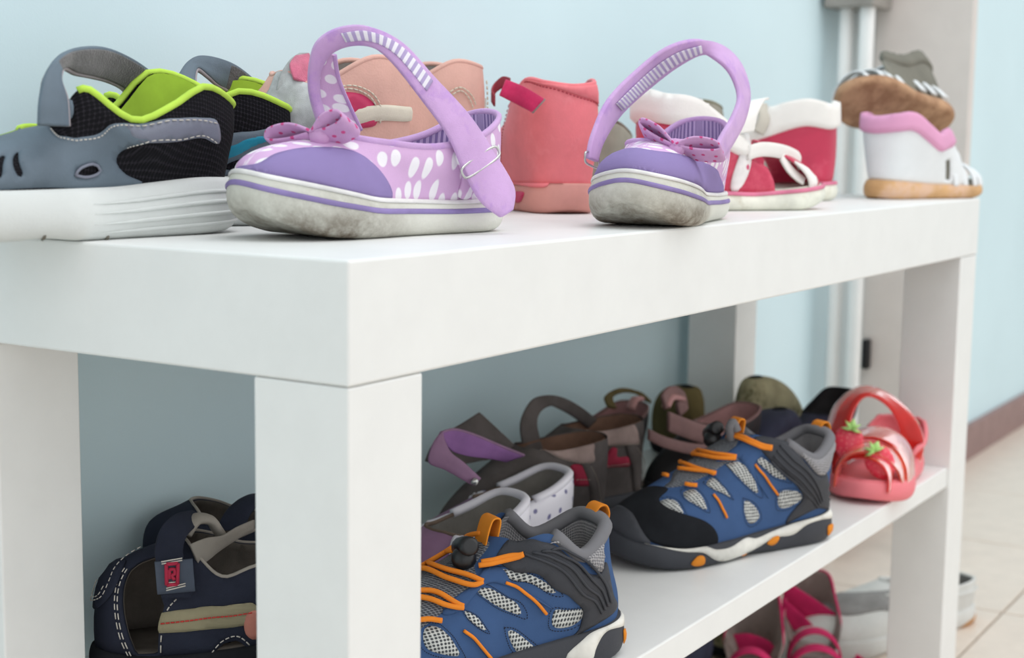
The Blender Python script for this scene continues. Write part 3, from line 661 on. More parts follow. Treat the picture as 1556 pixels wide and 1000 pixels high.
k_ = s.us.off([.5], [.97], .35)[0]; l_ = s.atY(*Z2((200, 535))[0], -.2); r_ = s.us.off([.56], [1], .5)[0]
bow(s, s.atX(*Z2((385, 500))[0], 11.6), s.atX(*Z2((215, 530))[0], 12.4), s.atX(*Z2((500, 455))[0], 11.0))
A_ = [s.atY(*p) for p in ((548, 198, -2.6), (530, 160, -2.5), (514, 120, -2.2), (508, 84, -1.6))]; B_ = [s.atY(*p) for p in ((494, 194, -2.75), (484, 155, -2.65), (482, 115, -2.35), (496, 80, -1.75))]
s.band(A_, B_, .14, PINKD, name='strap_base', label='dotted strap base'); s.tube(cat(A_), .13, LILA, name='strap_binding')
A, B, N, D = s.strap
ring(s, (A[9]+B[9])/2+N[9]*.12, D[9]*.62, np.array([0, 0, .0])+np.gradient(A, axis=0)[9]*.18, .07, STEEL)

pr = purple_shoe('lilac strap shoe with purple toe pointing at the camera in front of the red sandals', (40.6, 4.1, 45), 190, 15.6, 1,
    [(893, 240, -3.6), (900, 205, -3.5), (925, 150, -3.2), (975, 100, -2.4), (1018, 70, -1.2), (1062, 60, 0), (1100, 72, 1.0), (1126, 100, 1.8), (1138, 142, 2.4), (1131, 182, 2.7), (1114, 216, 2.8), (1098, 240, 2.8)],
    [(906, 246, -3.6), (916, 215, -3.5), (945, 172, -3.2), (996, 126, -2.4), (1034, 98, -1.2), (1066, 83, 0), (1090, 92, 1.0), (1110, 112, 1.8), (1122, 145, 2.4), (1114, 174, 2.7), (1098, 202, 2.8), (1084, 228, 2.8)], (2, 6))
s = pr; K3 = lambda name, m, *p, **k: s.panel(s.us, Z3(*p), m, name=name, px=True, **k)
K3('toe_cap', PURP, (505, 715), (600, 690), (750, 665), (900, 675), (1050, 715), (1145, 750), (1130, 660), (1080, 605), (950, 562), (800, 540), (680, 542), (580, 565), (525, 620), off=.1, thick=.12, label='purple canvas toe cap')
bow(s, s.atX(*Z3((935, 540))[0], 11.2), s.atX(*Z3((785, 455))[0], 11.0), s.atX(*Z3((1130, 560))[0], 10.4))
A, B, N, D = s.strap
ring(s, (A[0]+B[0])/2, D[0]*.8, np.array([0, 0, .35]), .07, STEEL)

# ------------------------------------------------------------ coral and peach leather boots
CORAL = mat('coral_leather', (236, 126, 132), .55, .3, kind='worn', col2=(240, 142, 146), scale=.12, size=.5, bump=.25, bscale=10, vary=.04)
CORB = mat('rose_rubber', (212, 150, 140), .6, .3, vary=.04)
MAG = mat('magenta_velcro', (206, 46, 96), .95, .1, vary=.12, bump=.8, bscale=25, sheen=.3)
PEACH = mat('peach_leather', (216, 170, 156), .6, .3, vary=.04, bump=.35, bscale=8)
CREML = mat('cream_leather', (216, 208, 190), .6, .3, vary=.04, bump=.3)
MAGL = mat('magenta_leather', (196, 52, 96), .5, .35, vary=.05)
GLIT = mat('silver_glitter', (196, 200, 200), .5, .6, vary=.25, bump=.8, bscale=30)
FELT = mat('grey_felt', (150, 142, 136), .95, .1, vary=.06, bump=.5)

def boot(name, label, pos, heading, L, W, leather, sole, liner, h, group=None, tilt=0):
    s = Shoe(name, label, pos, heading, L, W, group=group)
    s.sole([(0, 2.0), (.4, 1.8), (1, 2.2)], [(0, .3), (.12, 0), (.8, 0), (1, .7)], sole, flare=.15, belly=.12, label=None)
    s.form([(0, .2, 0, h-.3), (.12, .8, 1.7, h-.1), (.25, 3.0, 2.3, h+.1+tilt), (.4, 6.0, 2.2, h-1.4), (.6, 7.4, 1.2, h-.8), (1, 7.8, 0, h-.9)], h1=[(0, 3), (.6, 2.4), (1, 2.4)], b1=[(0, .35), (.5, .3), (1, .3)], h2=[(0, 2.6), (.5, 2.8), (1, 2.4)], b2=[(0, .3), (.3, .5), (1, 2.0)], inset=.15)
    s.upper(leather); s.lining(liner, .2); s.insole(liner); s.rim(.16, leather, inward=.1, name='collar_roll')
    return s
co = boot('ankle_boot', 'coral leather ankle boot with a magenta velcro tab standing between the two purple shoes', (37.1, 11.5, 45), 52, 14.2, 1.2, CORAL, CORB, FELT, 8.4)
s = co; s.sm['label'] = 'dusty rose rubber sole'
s.panel(s.ss, Z3((135, 650), (300, 655), (420, 660), (395, 675), (350, 690), (320, 712), (230, 705), (150, 690)), CORAL, name='rand', px=True, off=.12, curve=True)
s.panel(s.us, Z3((240, 222), (400, 216), (520, 218), (590, 232), (604, 290), (602, 330), (520, 300), (400, 260), (300, 235)), CORAL, name='collar_panel', px=True, off=.14, thick=.14)
s.stitch(s.us, [Z3((235, 228), (300, 242), (400, 268), (520, 308), (598, 336))], mat('rose_thread', (176, 60, 76), .8, .1), px=True, off=.05, dash=.16, gap=.1)
s.stitch(s.us, [Z3((150, 330), (140, 430), (128, 520), (125, 600))], mat('rose_thread', (176, 60, 76), .8, .1), px=True, off=.05, dash=.16, gap=.1)
A_ = [s.atX(*Z3(q)[0], x) for q, x in (((148, 214), .1), ((235, 250), -.45), ((325, 304), -.75))]; B_ = [s.atX(*Z3(q)[0], x) for q, x in (((118, 288), .1), ((190, 325), -.45), ((268, 366), -.75))]
vt = s.band(A_, B_, .22, MAG, name='velcro_tab', label='magenta velcro tab')
s.tube([A_[-1], B_[-1]], .1, FELT, name='tab_edge', parent=vt)
P_ = [s.atY(*Z3(q)[0], ly) for q, ly in (((165, 232), 2.6), ((135, 225), 2.8), ((100, 250), 3.2), ((84, 285), 3.6), ((95, 310), 3.6))]
s.band([p+(0, 0, .35) for p in P_], [p-(0, 0, .4) for p in P_], .14, mat('brown_strap', (150, 62, 72), .8, .2), name='strap_end')
s.panel(s.ss, Z3((188, 735), (232, 735), (218, 775), (196, 780)), MAGL, name='sole_insert', px=True, off=.12, step=.2)

pe1 = boot('ankle_boot', 'peach leather boot with a silver tongue between grey sneaker and purple strap', (23.4, 14.6, 45), 150, 12.6, .95, PEACH, CREML, FELT, 8.9, group='peach leather boots')
s = pe1
s.panel(s.us, [(498, 145), (515, 140), (545, 142), (562, 152), (572, 165), (570, 190), (540, 195), (490, 190)], MAGL, name='side_panel', px=True, off=.12, label='magenta side panel')
s.stitch(s.us, [[(498, 134), (530, 130), (555, 136), (570, 148), (578, 166), (576, 190)], [(500, 138), (530, 135), (552, 141), (566, 153), (572, 168), (571, 188)]], CREML, px=True, off=.1, dash=.2, gap=.08, r=.045)
s.panel(s.us, [(535, 166), (570, 160), (635, 163), (636, 184), (560, 186), (530, 190)], CREML, name='ankle_band', px=True, off=.16, label='cream band')
s.panel(s.us, [(380, 165), (408, 140), (422, 108), (445, 85), (476, 88), (480, 130), (478, 200), (380, 215)], GLIT, name='glitter_panel', px=True, off=.14)
h_ = [s.atY(*p) for p in ((416, 150, 1.2), (424, 118, 1.2), (440, 92, .6), (455, 84, 0))]; g_ = [s.atY(*p) for p in ((470, 160, 1.6), (474, 130, 1.6), (472, 104, 1.0), (470, 84, .3))]
tg = s.band(h_, g_, .3, GLIT, name='tongue', label='silver glitter tongue')
h_ = [s.atY(*p) for p in ((446, 120, 1.9), (440, 98, 1.4), (448, 86, .7))]; g_ = [s.atY(*p) for p in ((476, 130, 1.9), (476, 108, 1.4), (470, 82, .7))]
s.band(h_, g_, .16, mat('pink_fleece', (214, 112, 140), 1, .1, vary=.2, bump=.9, sheen=.4), name='tongue_lining', label='pink fleece lining', parent=tg)
pe2 = boot('ankle_boot', 'peach leather boot behind the heel of the purple shoe, beside the coral boot', (34.9, 17.2, 45), 150, 14, 1.0, PEACH, CREML, FELT, 9.3, group='peach leather boots')
s = pe2
s.stitch(s.us, [[(686, 144), (700, 138), (712, 150), (718, 166)], [(682, 140), (700, 133), (716, 146), (723, 164)]], CREML, px=True, off=.1, dash=.2, gap=.08, r=.045)
s.panel(s.us, [(752, 150), (763, 160), (768, 220), (768, 252), (756, 252), (750, 200)], CREML, name='heel_strip', px=True, off=.14, label='cream heel strip')
s.stitch(s.us, [[(746, 120), (748, 160), (752, 200), (754, 245)]], CREML, px=True, off=.18, dash=.2, gap=.12, r=.05)

# ------------------------------------------------------------ red sandals with white collars
RED = mat('crimson_leather', (196, 52, 84), .4, .45, kind='worn', col2=(214, 84, 108), scale=.3, size=.52, bump=.2, bscale=12, vary=.04)
WPAD = mat('white_padding', (236, 233, 228), .5, .35, vary=.015, bump=.25, bscale=7)
WSOL = mat('cream_sole', (228, 228, 214), .6, .3, kind='worn', col2=(204, 200, 180), scale=.4, size=.56, bump=.2)
PRAND = mat('pink_rand', (212, 120, 148), .55, .3)
FLOW = mat('printed_strap', (236, 232, 230), .5, .35, kind='dots', col2=(206, 80, 118), scale=.9, size=.16, bump=.2)
LNG = mat('grey_leather_lining', (196, 190, 178), .8, .2, vary=.04, bump=.3)
def red_sandal(label, pos, heading, L, dz=0):
    s = Shoe('toddler_sandal', label, pos, heading, L, 1.0, group='red sandals with white collars')
    s.sole([(0, 1.6), (.5, 1.2), (1, 1.9)], [(0, .1), (.1, 0), (.75, 0), (1, .9)], WSOL, flare=.3, belly=.1)
    s.form([(0, .2, 0, 8.2), (.12, .6, 1.7, 7.9), (.25, 2.6, 2.3, 7.6+dz*.4), (.4, 5.4, 2.3, 5.9+dz), (.6, 7.6, 1.4, 5.2+dz), (1, 8.2, 0, 5.2+dz)], h1=[(0, 2.4), (.6, 1.4), (1, 1.3)], b1=[(0, .4), (1, .15)], h2=[(0, 2), (.5, 1.6), (1, .5)], b2=[(0, .1), (.5, .4), (1, 2.6)], inset=.25)
    s.insole(LNG)
    s.panel(s.us, [(-.3, 0), (-.3, .45), (-.25, .68), (0, .68), (.25, .68), (.3, .45), (.3, 0), (0, 0)], RED, name='heel_quarter', off=.06, thick=.14, curve=False, label='crimson heel quarter')
    s.panel(s.us, [(-.27, .6), (-.22, .98), (0, 1), (.22, .98), (.27, .6), (.12, .66), (0, .66), (-.12, .66)], WPAD, name='padded_collar', off=.42, thick=.7, edge=.5, label='white padded collar')
    s.panel(s.us, [(-.29, .05), (-.24, .9), (0, .95), (.24, .9), (.29, .05)], LNG, name='lining', off=-.12, thick=.08, curve=False)
    s.panel(s.us, [(.40, 0), (.415, .38), (.44, .7), (.5, .86), (.56, .7), (.585, .38), (.60, 0), (.5, 0)], RED, name='toe_piece', off=.06, thick=.16, label='crimson toe piece')
    s.panel(s.us, [(.39, 0), (.405, .36), (.425, .45), (.43, .2), (.415, 0)], WPAD, name='toe_trim', off=.2, thick=.24)
    s.panel(s.us, [(.61, 0), (.595, .36), (.575, .45), (.57, .2), (.585, 0)], WPAD, name='toe_trim', off=.2, thick=.24)
    s.cord(s.ss, [(u, .93) for u in np.linspace(0, 1, 80)], .16, PRAND, name='rand', off=.05, flat=.7)
    return s
r1 = red_sandal('crimson sandal with white collar right behind the purple shoe, toe to the right', (45.2, 10.8, 45), -28, 15.3)
s = r1
s.panel(s.us, Z4((130, 560), (160, 560), (165, 640), (120, 795), (80, 790), (105, 690)), FLOW, name='side_strap', px=True, off=.25, thick=.2, label='white strap with pink flowers')
bn = lambda s, pts, w, m, name='strap', th=.18, ly=None: s.band([s.atY(*p)+np.array(w)*.5 for p in pts], [s.atY(*p)-np.array(w)*.5 for p in pts], th, m, name=name)
def zb(s, pts, zf): return [zf(p[:2])[0]+(p[2],) for p in pts]
bn(s, zb(s, [(150, 560, -2.6), (165, 490, -2.4), (195, 430, -1.6), (215, 420, 0)], Z4), (1.3, 0, .2), WPAD, 'ankle_strap')
bn(s, zb(s, [(160, 645, -2.6), (220, 630, -2.2), (300, 640, -1.2), (360, 665, -.2), (375, 690, .2)], Z4), (.1, 0, 1.0), WPAD, 'instep_strap')
bn(s, zb(s, [(300, 660, -1.2), (330, 710, -1.4), (365, 745, -1.6), (395, 765, -1.8)], Z4), (.5, .3, .5), WPAD, 'toe_strap')
s.tube(cat([s.atY(*Z4((340, 655))[0], -.4), s.atY(*Z4((320, 650))[0], -.2), s.atY(*Z4((305, 660))[0], -.4)]), .12, BLKP, name='buckle')
r2 = red_sandal('crimson sandal with white collar seen from its heel, left of the stacked tan soled sandals', (73.6, 7.6, 45), 112, 14.2, 1.7)
s = r2; s.mesh('strap_fold', *tube(cat([s.atY(*p) for p in zb(s, [(215, 440, 2.4), (225, 500, 3), (200, 560, 3.3)], Z4)]), .5, 10, flat=.4), LNG)

# ------------------------------------------------------------ grey shoes at the back of the top
GSU = mat('grey_suede', (156, 152, 140), .9, .15, vary=.06, bump=.5); GTR = mat('brown_trim', (112, 96, 84), .8, .2); DKN = mat('navy_cloth', (52, 48, 78), .85, .2, vary=.08, bump=.4)
def lowshoe(name, label, pos, heading, L, W, m, trim, sole, liner, h=5.5, group=None, soleh=1.2, throat=.52, dip=1.2, pitch=0, roll=0, toeh=1.6, cat_='shoe'):
    s = Shoe(name, label, pos, heading, L, W, group=group, pitch=pitch, roll=roll, cat_=cat_)
    s.sole([(0, soleh+.2), (.5, soleh), (1, soleh+.3)], [(0, .15), (.1, 0), (.75, 0), (1, .6)], sole, flare=.15, belly=.1)
    t = L*throat
    s.form([(0, .2, 0, h), (.12, .7, 1.5, h-.1), (.27, L*.2, 2.1, h-dip*.6), (.42, t*.75, 2.0, h-dip), (.65, t*.95, 1.1, h-dip+.2), (1, t, 0, h-dip+.2)], h1=[(0, h*.35), (.7, toeh*.9), (1, toeh)], b1=[(0, .25), (1, .15)], h2=[(0, h*.25), (.5, 1.0), (1, .4)], b2=[(0, .1), (.4, .5), (1, L*.16)], inset=.12)
    s.upper(m); s.lining(liner, .2); s.insole(liner)
    if trim: s.rim(.13, trim, inward=.06)
    return s
gb1 = lowshoe('walking_shoe', 'grey suede shoe half hidden between the coral boot and the white collar', (52.5, 18.6, 45), 20, 14, .85, GSU, GTR, WSOL, LNG, h=6.2)
s = gb1; s.panel(s.us, [(950, 178), (975, 178), (975, 190), (952, 190)], MAGL, name='heel_tab', px=True, off=.15)
gb2 = lowshoe('walking_shoe', 'grey suede shoe with olive rim showing above the crimson sandal and under the strap', (63.5, 16.2, 45), 18, 13.5, .85, GSU, mat('olive_trim', (132, 130, 110), .85, .15, vary=.1, bump=.6), WSOL, LNG, h=8.0, dip=.6)
nb = lowshoe('walking_shoe', 'dark navy shoe in the gap left of the white sandal with a pink rim', (87, 16.5, 45), 150, 13, .85, DKN, GTR, RUB, DKN, h=7.5)
s = nb; s.cord(s.us, [(.2, .5), (.25, .6), (.3, .5), (.36, .62)], .12, LNG, name='lace')

# ------------------------------------------------------------ tan soled white sandals, one lying on the other
TAN = mat('tan_sole', (202, 160, 112), .6, .3, kind='worn', col2=(214, 178, 150), scale=.3, size=.5, bump=.2); WLE = mat('white_leather', (226, 230, 232), .5, .35, vary=.015, bump=.15)
PPAD = mat('pink_padding', (222, 160, 196), .6, .3, vary=.02, bump=.2); BRS = mat('brown_outsole', (188, 150, 118), .8, .2, kind='worn', col2=(158, 120, 92), scale=.5, size=.45, bump=.5)
OLV = mat('olive_lining', (120, 118, 108), .85, .2, vary=.06)
def tan_sandal(label, pos, heading, L, solem, axes=None, q=None, pad=None):
    s = Shoe('open_sandal', label, pos, heading, L, 1.02, group='white sandals with tan soles', axes=axes)
    s.sole([(0, 1.7), (.4, 1.3), (.8, 1.1), (1, 1.6)], [(0, .15), (.1, 0), (.75, 0), (1, .55)], solem, flare=.25, belly=.1)
    s.form([(0, .2, 0, 7.1), (.12, .6, 1.7, 7.3), (.22, 2.0, 2.3, 7.4), (.32, 4.2, 2.4, 6.3), (.42, 5.8, 2.3, 5.6), (.6, 7.6, 1.6, 6.5), (1, 8.2, 0, 6.6)], h1=[(0, 2), (.6, 1.2), (1, 1.2)], b1=[(0, .45), (1, .15)], h2=[(0, 1.6), (.5, 1.2), (1, .5)], b2=[(0, .2), (.5, .4), (1, 2)], inset=.25)
    s.insole(OLV)
    s.panel(s.us, [(-.33, 0), (-.335, .5), (-.3, .72), (0, .72), (.3, .72), (.335, .5), (.33, 0), (0, 0)], q or WLE, name='heel_quarter', off=.06, thick=.14, curve=False, label='heel quarter', holes=[[(-.27, .12), (-.255, .12), (-.25, .45), (-.27, .45)]])
    s.panel(s.us, [(-.31, .62), (-.26, .98), (0, 1), (.26, .98), (.31, .62), (.12, .7), (0, .7), (-.12, .7)], pad or PPAD, name='padded_collar', off=.34, thick=.6, label='padded collar')
    s.panel(s.us, [(-.31, .05), (-.28, .9), (0, .95), (.28, .9), (.31, .05)], OLV, name='lining', off=-.12, thick=.08, curve=False)
    for k, x in enumerate((.60, .69, .78, .88)):
        w = np.interp(x, [.6, .78, .9], [.172, .18, .14])*L; th = np.linspace(0, math.pi, 9); hh = 3.0-k*.45
        A = np.stack([np.full(9, x*L-.28+.1*k), np.cos(th)*w, 1.1+np.sin(th)*hh], 1); s.band(A, A+(.62, 0, 0), .16, WLE, name='toe_strap', n=4)
    return s
wt = tan_sandal('white sandal with pink rim and tan sole standing at the right bench end', (79.6, 6.3, 45), -18, 14.2, TAN)
_x = -.80*CR+.10*CU-.60*CF; _x /= np.linalg.norm(_x); _z = .70*CU+.72*CF; _z -= _x*(_z @ _x); _z /= np.linalg.norm(_z)
_p = CC+ray(1443, 196)*(((np.array([91, 5.2, 50])-CC) @ CF)+3.0)
wu = tan_sandal('brown soled sandal tipped on its side on top of the white sandal', _p, 0, 14.6, BRS, axes=[_x, np.cross(_z, _x), _z], q=OLV, pad=OLV)
s = wu
for x0, hh in ((1.6, 3.6), (3.2, 4.2), (4.8, 4.6)):
    th = np.linspace(0, math.pi, 11); A = np.stack([np.full(11, x0)+np.sin(th)*1.2, np.cos(th)*2.2, 1.4+np.sin(th)*hh], 1); s.band(A, A+(.7, 0, 0), .18, WLE, name='heel_strap', n=3, label='white strap')

# ------------------------------------------------------------ middle shelf: navy sandals behind the near leg
NAVY = mat('navy_nubuck', (38, 42, 56), .85, .2, vary=.08, bump=.45, bscale=16); NLIN = mat('brown_grey_lining', (92, 86, 80), .9, .15, vary=.12, bump=.4); CAN = mat('grey_canvas', (150, 144, 136), .95, .1, kind='weave', scale=10, bump=.6)
KHA = mat('khaki_webbing', (176, 168, 138), .95, .1, kind='weave', scale=9, bump=.8); REDT = mat('red_thread', (190, 66, 60), .8, .2); SAL = mat('salmon_leather', (186, 122, 108), .7, .25)
def navy_sandal(label, pos, heading, L, holes=()):
    s = Shoe('closed_toe_sandal', label, pos, heading, L, .95, group='navy sandals with pale stitching')
    s.sole([(0, 1.8), (.5, 1.5), (1, 1.9)], [(0, .2), (.1, 0), (.75, 0), (1, .7)], BLACKS, flare=.15)
    s.form([(0, .2, 0, 6.4), (.12, .7, 1.5, 6.2), (.25, 3.4, 2.2, 6.0), (.4, 6.3, 2.4, 6.1), (.5, 8.0, 2.3, 5.6, 2.2, 6.8), (.62, 9.1, 1.9, 6.5, 1.7, 7.2), (.8, 9.7, 1.1, 7.3), (1, 9.8, 0, 7.4)], h1=[(0, 2.2), (.6, 3.2), (1, 4.8)], b1=[(0, .3), (1, .3)], h2=[(0, 1.8), (.5, 2.0), (1, .8)], b2=[(0, .1), (.5, .7), (1, 3.2)], inset=.15)
    full = [(u, v) for u, v in [(0, 0), (.25, 0), (.5, 0), (.75, 0), (.999, 0), (.999, 1), (.75, 1), (.5, 1), (.25, 1), (0, 1)]]
    s.panel(s.us, full, NAVY, name='upper', off=0, thick=.2, curve=False, holes=holes)
    s.panel(s.us, full, NLIN, name='lining', off=-.22, thick=.06, curve=False, holes=holes)
    s.insole(NLIN); s.rim(.1, CAN, name='collar_binding', inward=.05)
    return s
# holes are traced in surface coordinates from a first copy of the form
_t = Shoe('closed_toe_sandal', 'x', (18.3, 13.6, 21.3), 142, 14.6, .95); _t.zt = key([(0, 1.8), (.5, 1.5), (1, 1.9)])
_t.form([(0, .2, 0, 6.4), (.12, .7, 1.5, 6.2), (.25, 3.4, 2.2, 6.0), (.4, 6.3, 2.4, 6.1), (.5, 8.0, 2.3, 5.6, 2.2, 6.8), (.62, 9.1, 1.9, 6.5, 1.7, 7.2), (.8, 9.7, 1.1, 7.3), (1, 9.8, 0, 7.4)], h1=[(0, 2.2), (.6, 3.2), (1, 4.8)], b1=[(0, .3), (1, .3)], h2=[(0, 1.8), (.5, 2.0), (1, .8)], b2=[(0, .1), (.5, .7), (1, 3.2)], inset=.15)
H1 = Z5((345, 515), (400, 470), (480, 440), (515, 470), (505, 600), (535, 720), (505, 860), (500, 980), (380, 985), (335, 880), (305, 750), (305, 620))
H2 = Z5((800, 985), (860, 920), (930, 905), (990, 960), (1000, 1030), (800, 1040))
hu = [_t.uvpix(_t.us, H1), _t.uvpix(_t.us, H2)]; bpy.data.objects.remove(_t.e)
na = navy_sandal('navy sandal with khaki band and red thread on the middle shelf beside the back leg', (18.3, 13.6, 21.3), 142, 14.6, hu)
s = na
s.stitch(s.us, [Z5((335, 520), (290, 620), (285, 750), (310, 880), (360, 1000)), Z5((322, 515), (275, 620), (270, 750), (297, 890), (345, 1010)), Z5((600, 680), (550, 740), (520, 860), (515, 1010)), Z5((785, 1000), (850, 905), (930, 880), (1010, 950))], WTHREAD, px=True, off=.06, dash=.2, gap=.12, r=.035)
s.panel(s.us, Z5((520, 755), (700, 730), (900, 708), (1010, 698), (1040, 720), (1040, 810), (960, 820), (800, 838), (650, 855), (497, 862), (505, 800)), KHA, name='side_band', px=True, off=.16, thick=.16, curve=False, label='khaki webbing band')
s.stitch(s.us, [Z5((515, 808), (700, 785), (900, 760), (1010, 742))], REDT, px=True, off=.2, dash=.24, gap=.06, r=.045)
s.panel(s.us, Z5((970, 760), (1000, 735), (1040, 745), (1040, 880), (985, 880), (965, 830)), SAL, name='patch', px=True, off=.24, thick=.2, label='salmon leather patch')
st_ = [s.atY(*Z5(q)[0], ly) for q, ly in (((600, 670), 2.9), ((590, 560), 2.9), ((560, 440), 2.6), ((580, 330), 1.8), ((640, 262), .6), ((720, 232), -.6))]
wv = [np.array(q) for q in ((1.5, 0, .1), (1.5, 0, .1), (1.4, 0, .4), (1.2, 0, .7), (1, 0, .8), (.9, 0, .6))]
s.band([a+b*.5 for a, b in zip(st_, wv)], [a-b*.5 for a, b in zip(st_, wv)], .3, NAVY, name='instep_strap', bulge=.2)
DENIM = mat('grey_denim', (84, 92, 106), .95, .1, kind='weave', scale=10, bump=.6)
BADGE = mat('badge_red', (176, 48, 74), .8, .2)
c0, c1_ = s.atY(*Z5((585, 470))[0], 3.12), s.atY(*Z5((600, 645))[0], 3.12)
bp = s.band([c0+(.95, 0, 0), c1_+(.95, 0, 0)], [c0-(.95, 0, 0), c1_-(.95, 0, 0)], .16, DENIM, name='badge_patch', label='grey denim patch with a red square mark')
def stroke(s, pts, r, m, ly, name='badge_mark'):
    s.tube(cat([s.atY(*Z5(p)[0], ly) for p in pts], 2), r, m, name=name, n=6, parent=bp)
for p in ([(545, 492), (608, 486)], [(608, 486), (606, 600)], [(606, 600), (548, 604)], [(548, 604), (545, 492)]): stroke(s, p, .1, BADGE, 3.28)
stroke(s, [(560, 520), (562, 570)], .11, BADGE, 3.28); stroke(s, [(560, 522), (588, 518), (590, 545), (572, 550), (590, 574)], .1, BADGE, 3.28)
for p in ([(518, 478), (632, 458)], [(520, 490), (632, 470)], [(545, 622), (650, 595)], [(545, 634), (650, 608)], [(552, 592), (595, 588)]): stroke(s, p, .035, WTHREAD, 3.26, 'stitch_line')
TA = [s.atY(*Z5(q)[0], ly) for q, ly in (((672, 385), 2.0), ((760, 350), 1.6), ((850, 335), .9), ((930, 290), .2), ((1020, 250), -.6))]; TB = [s.atY(*Z5(q)[0], ly) for q, ly in (((720, 500), 1.9), ((770, 470), 1.5), ((830, 420), .8), ((920, 360), .1), ((1020, 300), -.6))]
s.band(TA, TB, .16, CAN, name='tongue', label='grey canvas tongue')
s.tube(cat([s.atY(*Z5(q)[0], ly) for q, ly in (((640, 330), .4), ((700, 250), 0), ((780, 250), -.3), ((820, 300), -.5), ((840, 330), -.6))]), .55, CAN, name='padded_tongue_end', flat=.5, n=12)
s.panel(s.us, Z5((110, 560), (180, 500), (260, 470), (330, 470), (300, 560), (250, 660), (180, 730), (120, 700)), NAVY, name='toe_strap_end', px=True, off=.22, thick=.2)
s.stitch(s.us, [Z5((140, 570), (135, 640), (160, 690), (210, 670), (250, 590), (280, 520), (340, 460), (430, 410)), Z5((155, 575), (152, 640), (170, 670), (200, 655), (238, 590))], WTHREAD, px=True, off=.25, dash=.16, gap=.12, r=.03)
nb2 = navy_sandal('navy sandal on the middle shelf mostly hidden behind the near leg', (23.8, 18.4, 21.3), 142, 12.6)
s = nb2
st_ = [s.atY(*p) for p in ((352, 806, 2.2), (356, 790, 2.0), (368, 772, 1.4), (386, 758, .6), (410, 752, -.4), (440, 765, -1.4), (455, 790, -2.2))]
s.band([p+(.8, 0, 0) for p in st_], [p-(.8, 0, 0) for p in st_], .26, NAVY, name='instep_strap', bulge=.2)

# ------------------------------------------------------------ white dotted strap shoes, brown suede shoes
PATD = mat('white_dotted_patent', (226, 224, 232), .3, .5, kind='dots', col2=(112, 110, 150), scale=.8, size=.13, vary=.01, bump=.05)
PLUM = mat('plum_leather', (142, 108, 138), .6, .3, vary=.06, bump=.2); GFLN = mat('grey_fleece', (142, 138, 132), 1, .1, vary=.08, bump=.7, sheen=.2); PURL = mat('purple_lining', (136, 96, 150), .8, .2, vary=.05)
def dotted_shoe(label, pos, heading, L, hh):
    s = lowshoe('strap_shoe', label, pos, heading, L, .9, PLUM, GTR, PLUM, GFLN, h=hh, group='white dotted strap shoes', dip=1.5, soleh=1.0)
    s.panel(s.us, [(-.24, .45), (-.27, .98), (-.12, 1), (0, 1), (.12, 1), (.27, .98), (.24, .45), (.1, .25), (0, .2), (-.1, .25)], PATD, name='heel_counter', off=.3, thick=.45, edge=.5, label='white heel counter with lilac dots')
    s.rim(.3, PATD, u0=-.17, u1=.17, name='heel_roll', inward=-.05)
    return s
da = dotted_shoe('white heeled dotted strap shoe just behind the nearest blue shoe', (32.0, 11.9, 21.3), 155, 12.5, 6.4)
db = dotted_shoe('white heeled dotted strap shoe with a raised purple lined strap', (41.8, 14.5, 21.3), 155, 13.4, 5.9)
s = db
z6 = lambda P, Y: [s.atY(*Z6(p)[0], y) for p, y in zip(P, Y)]
s.band(z6([(250, 378), (190, 322), (150, 292), (130, 258), (118, 228)], (2.6, 2.7, 2.7, 2.5, 2.0)), z6([(222, 404), (130, 352), (72, 325), (84, 262), (114, 218)], (2.6, 2.7, 2.7, 2.5, 2.0)), .2, PLUM, name='strap', label='plum strap')
A_ = z6([(114, 222), (160, 211), (230, 230), (320, 268), (400, 300)], (2.0, 1.2, .2, -1, -2)); B_ = z6([(126, 254), (152, 285), (205, 302), (285, 312), (335, 322)], (2.0, 1.2, .2, -1, -2))
s.band(A_, B_, .16, PURL, name='strap_lining', label='purple strap lining'); s.tube(cat(A_), .1, PLUM, name='strap_edge')
N_ = s.l(CC)-A_[2]; N_ /= np.linalg.norm(N_)
q_ = s.atY(721, 732, 2.9); s.tube([q_, q_+N_*.18, q_+N_*.24], [.26, .24, .08], STEEL, name='rivet', n=12)
TAUP = mat('taupe_suede', (162, 142, 136), .95, .1, vary=.1, bump=.5); DGR = mat('dark_grey_suede', (94, 88, 86), .95, .1, vary=.1, bump=.5); CRIM = mat('crimson_suede', (158, 48, 70), .9, .15, vary=.08); TNL = mat('tan_lining', (128, 98, 82), .8, .2, vary=.1)
TTH = mat('taupe_thread', (160, 150, 140), .8, .1)
def brown_shoe(label, pos, heading, L, q):
    s = lowshoe('suede_shoe', label, pos, heading, L, .9, DGR, None, RUB, TNL, h=7.1, group='grey suede shoes with red tabs', dip=.5, soleh=1.2)
    s.panel(s.us, Z6(*q['collar']), TAUP, name='heel_collar', px=True, off=.2, thick=.25, label='taupe suede heel collar')
    s.panel(s.us, Z6(*q['tab']), CRIM, name='heel_tab', px=True, off=.12, thick=.12, label='crimson tab'); s.panel(s.us, Z6(*q['back']), DGR, name='back_strip', px=True, off=.2, thick=.2)
    s.stitch(s.us, [Z6(*p) for p in q['st']], TTH, px=True, off=.26, dash=.16, gap=.1, r=.03)
    return s
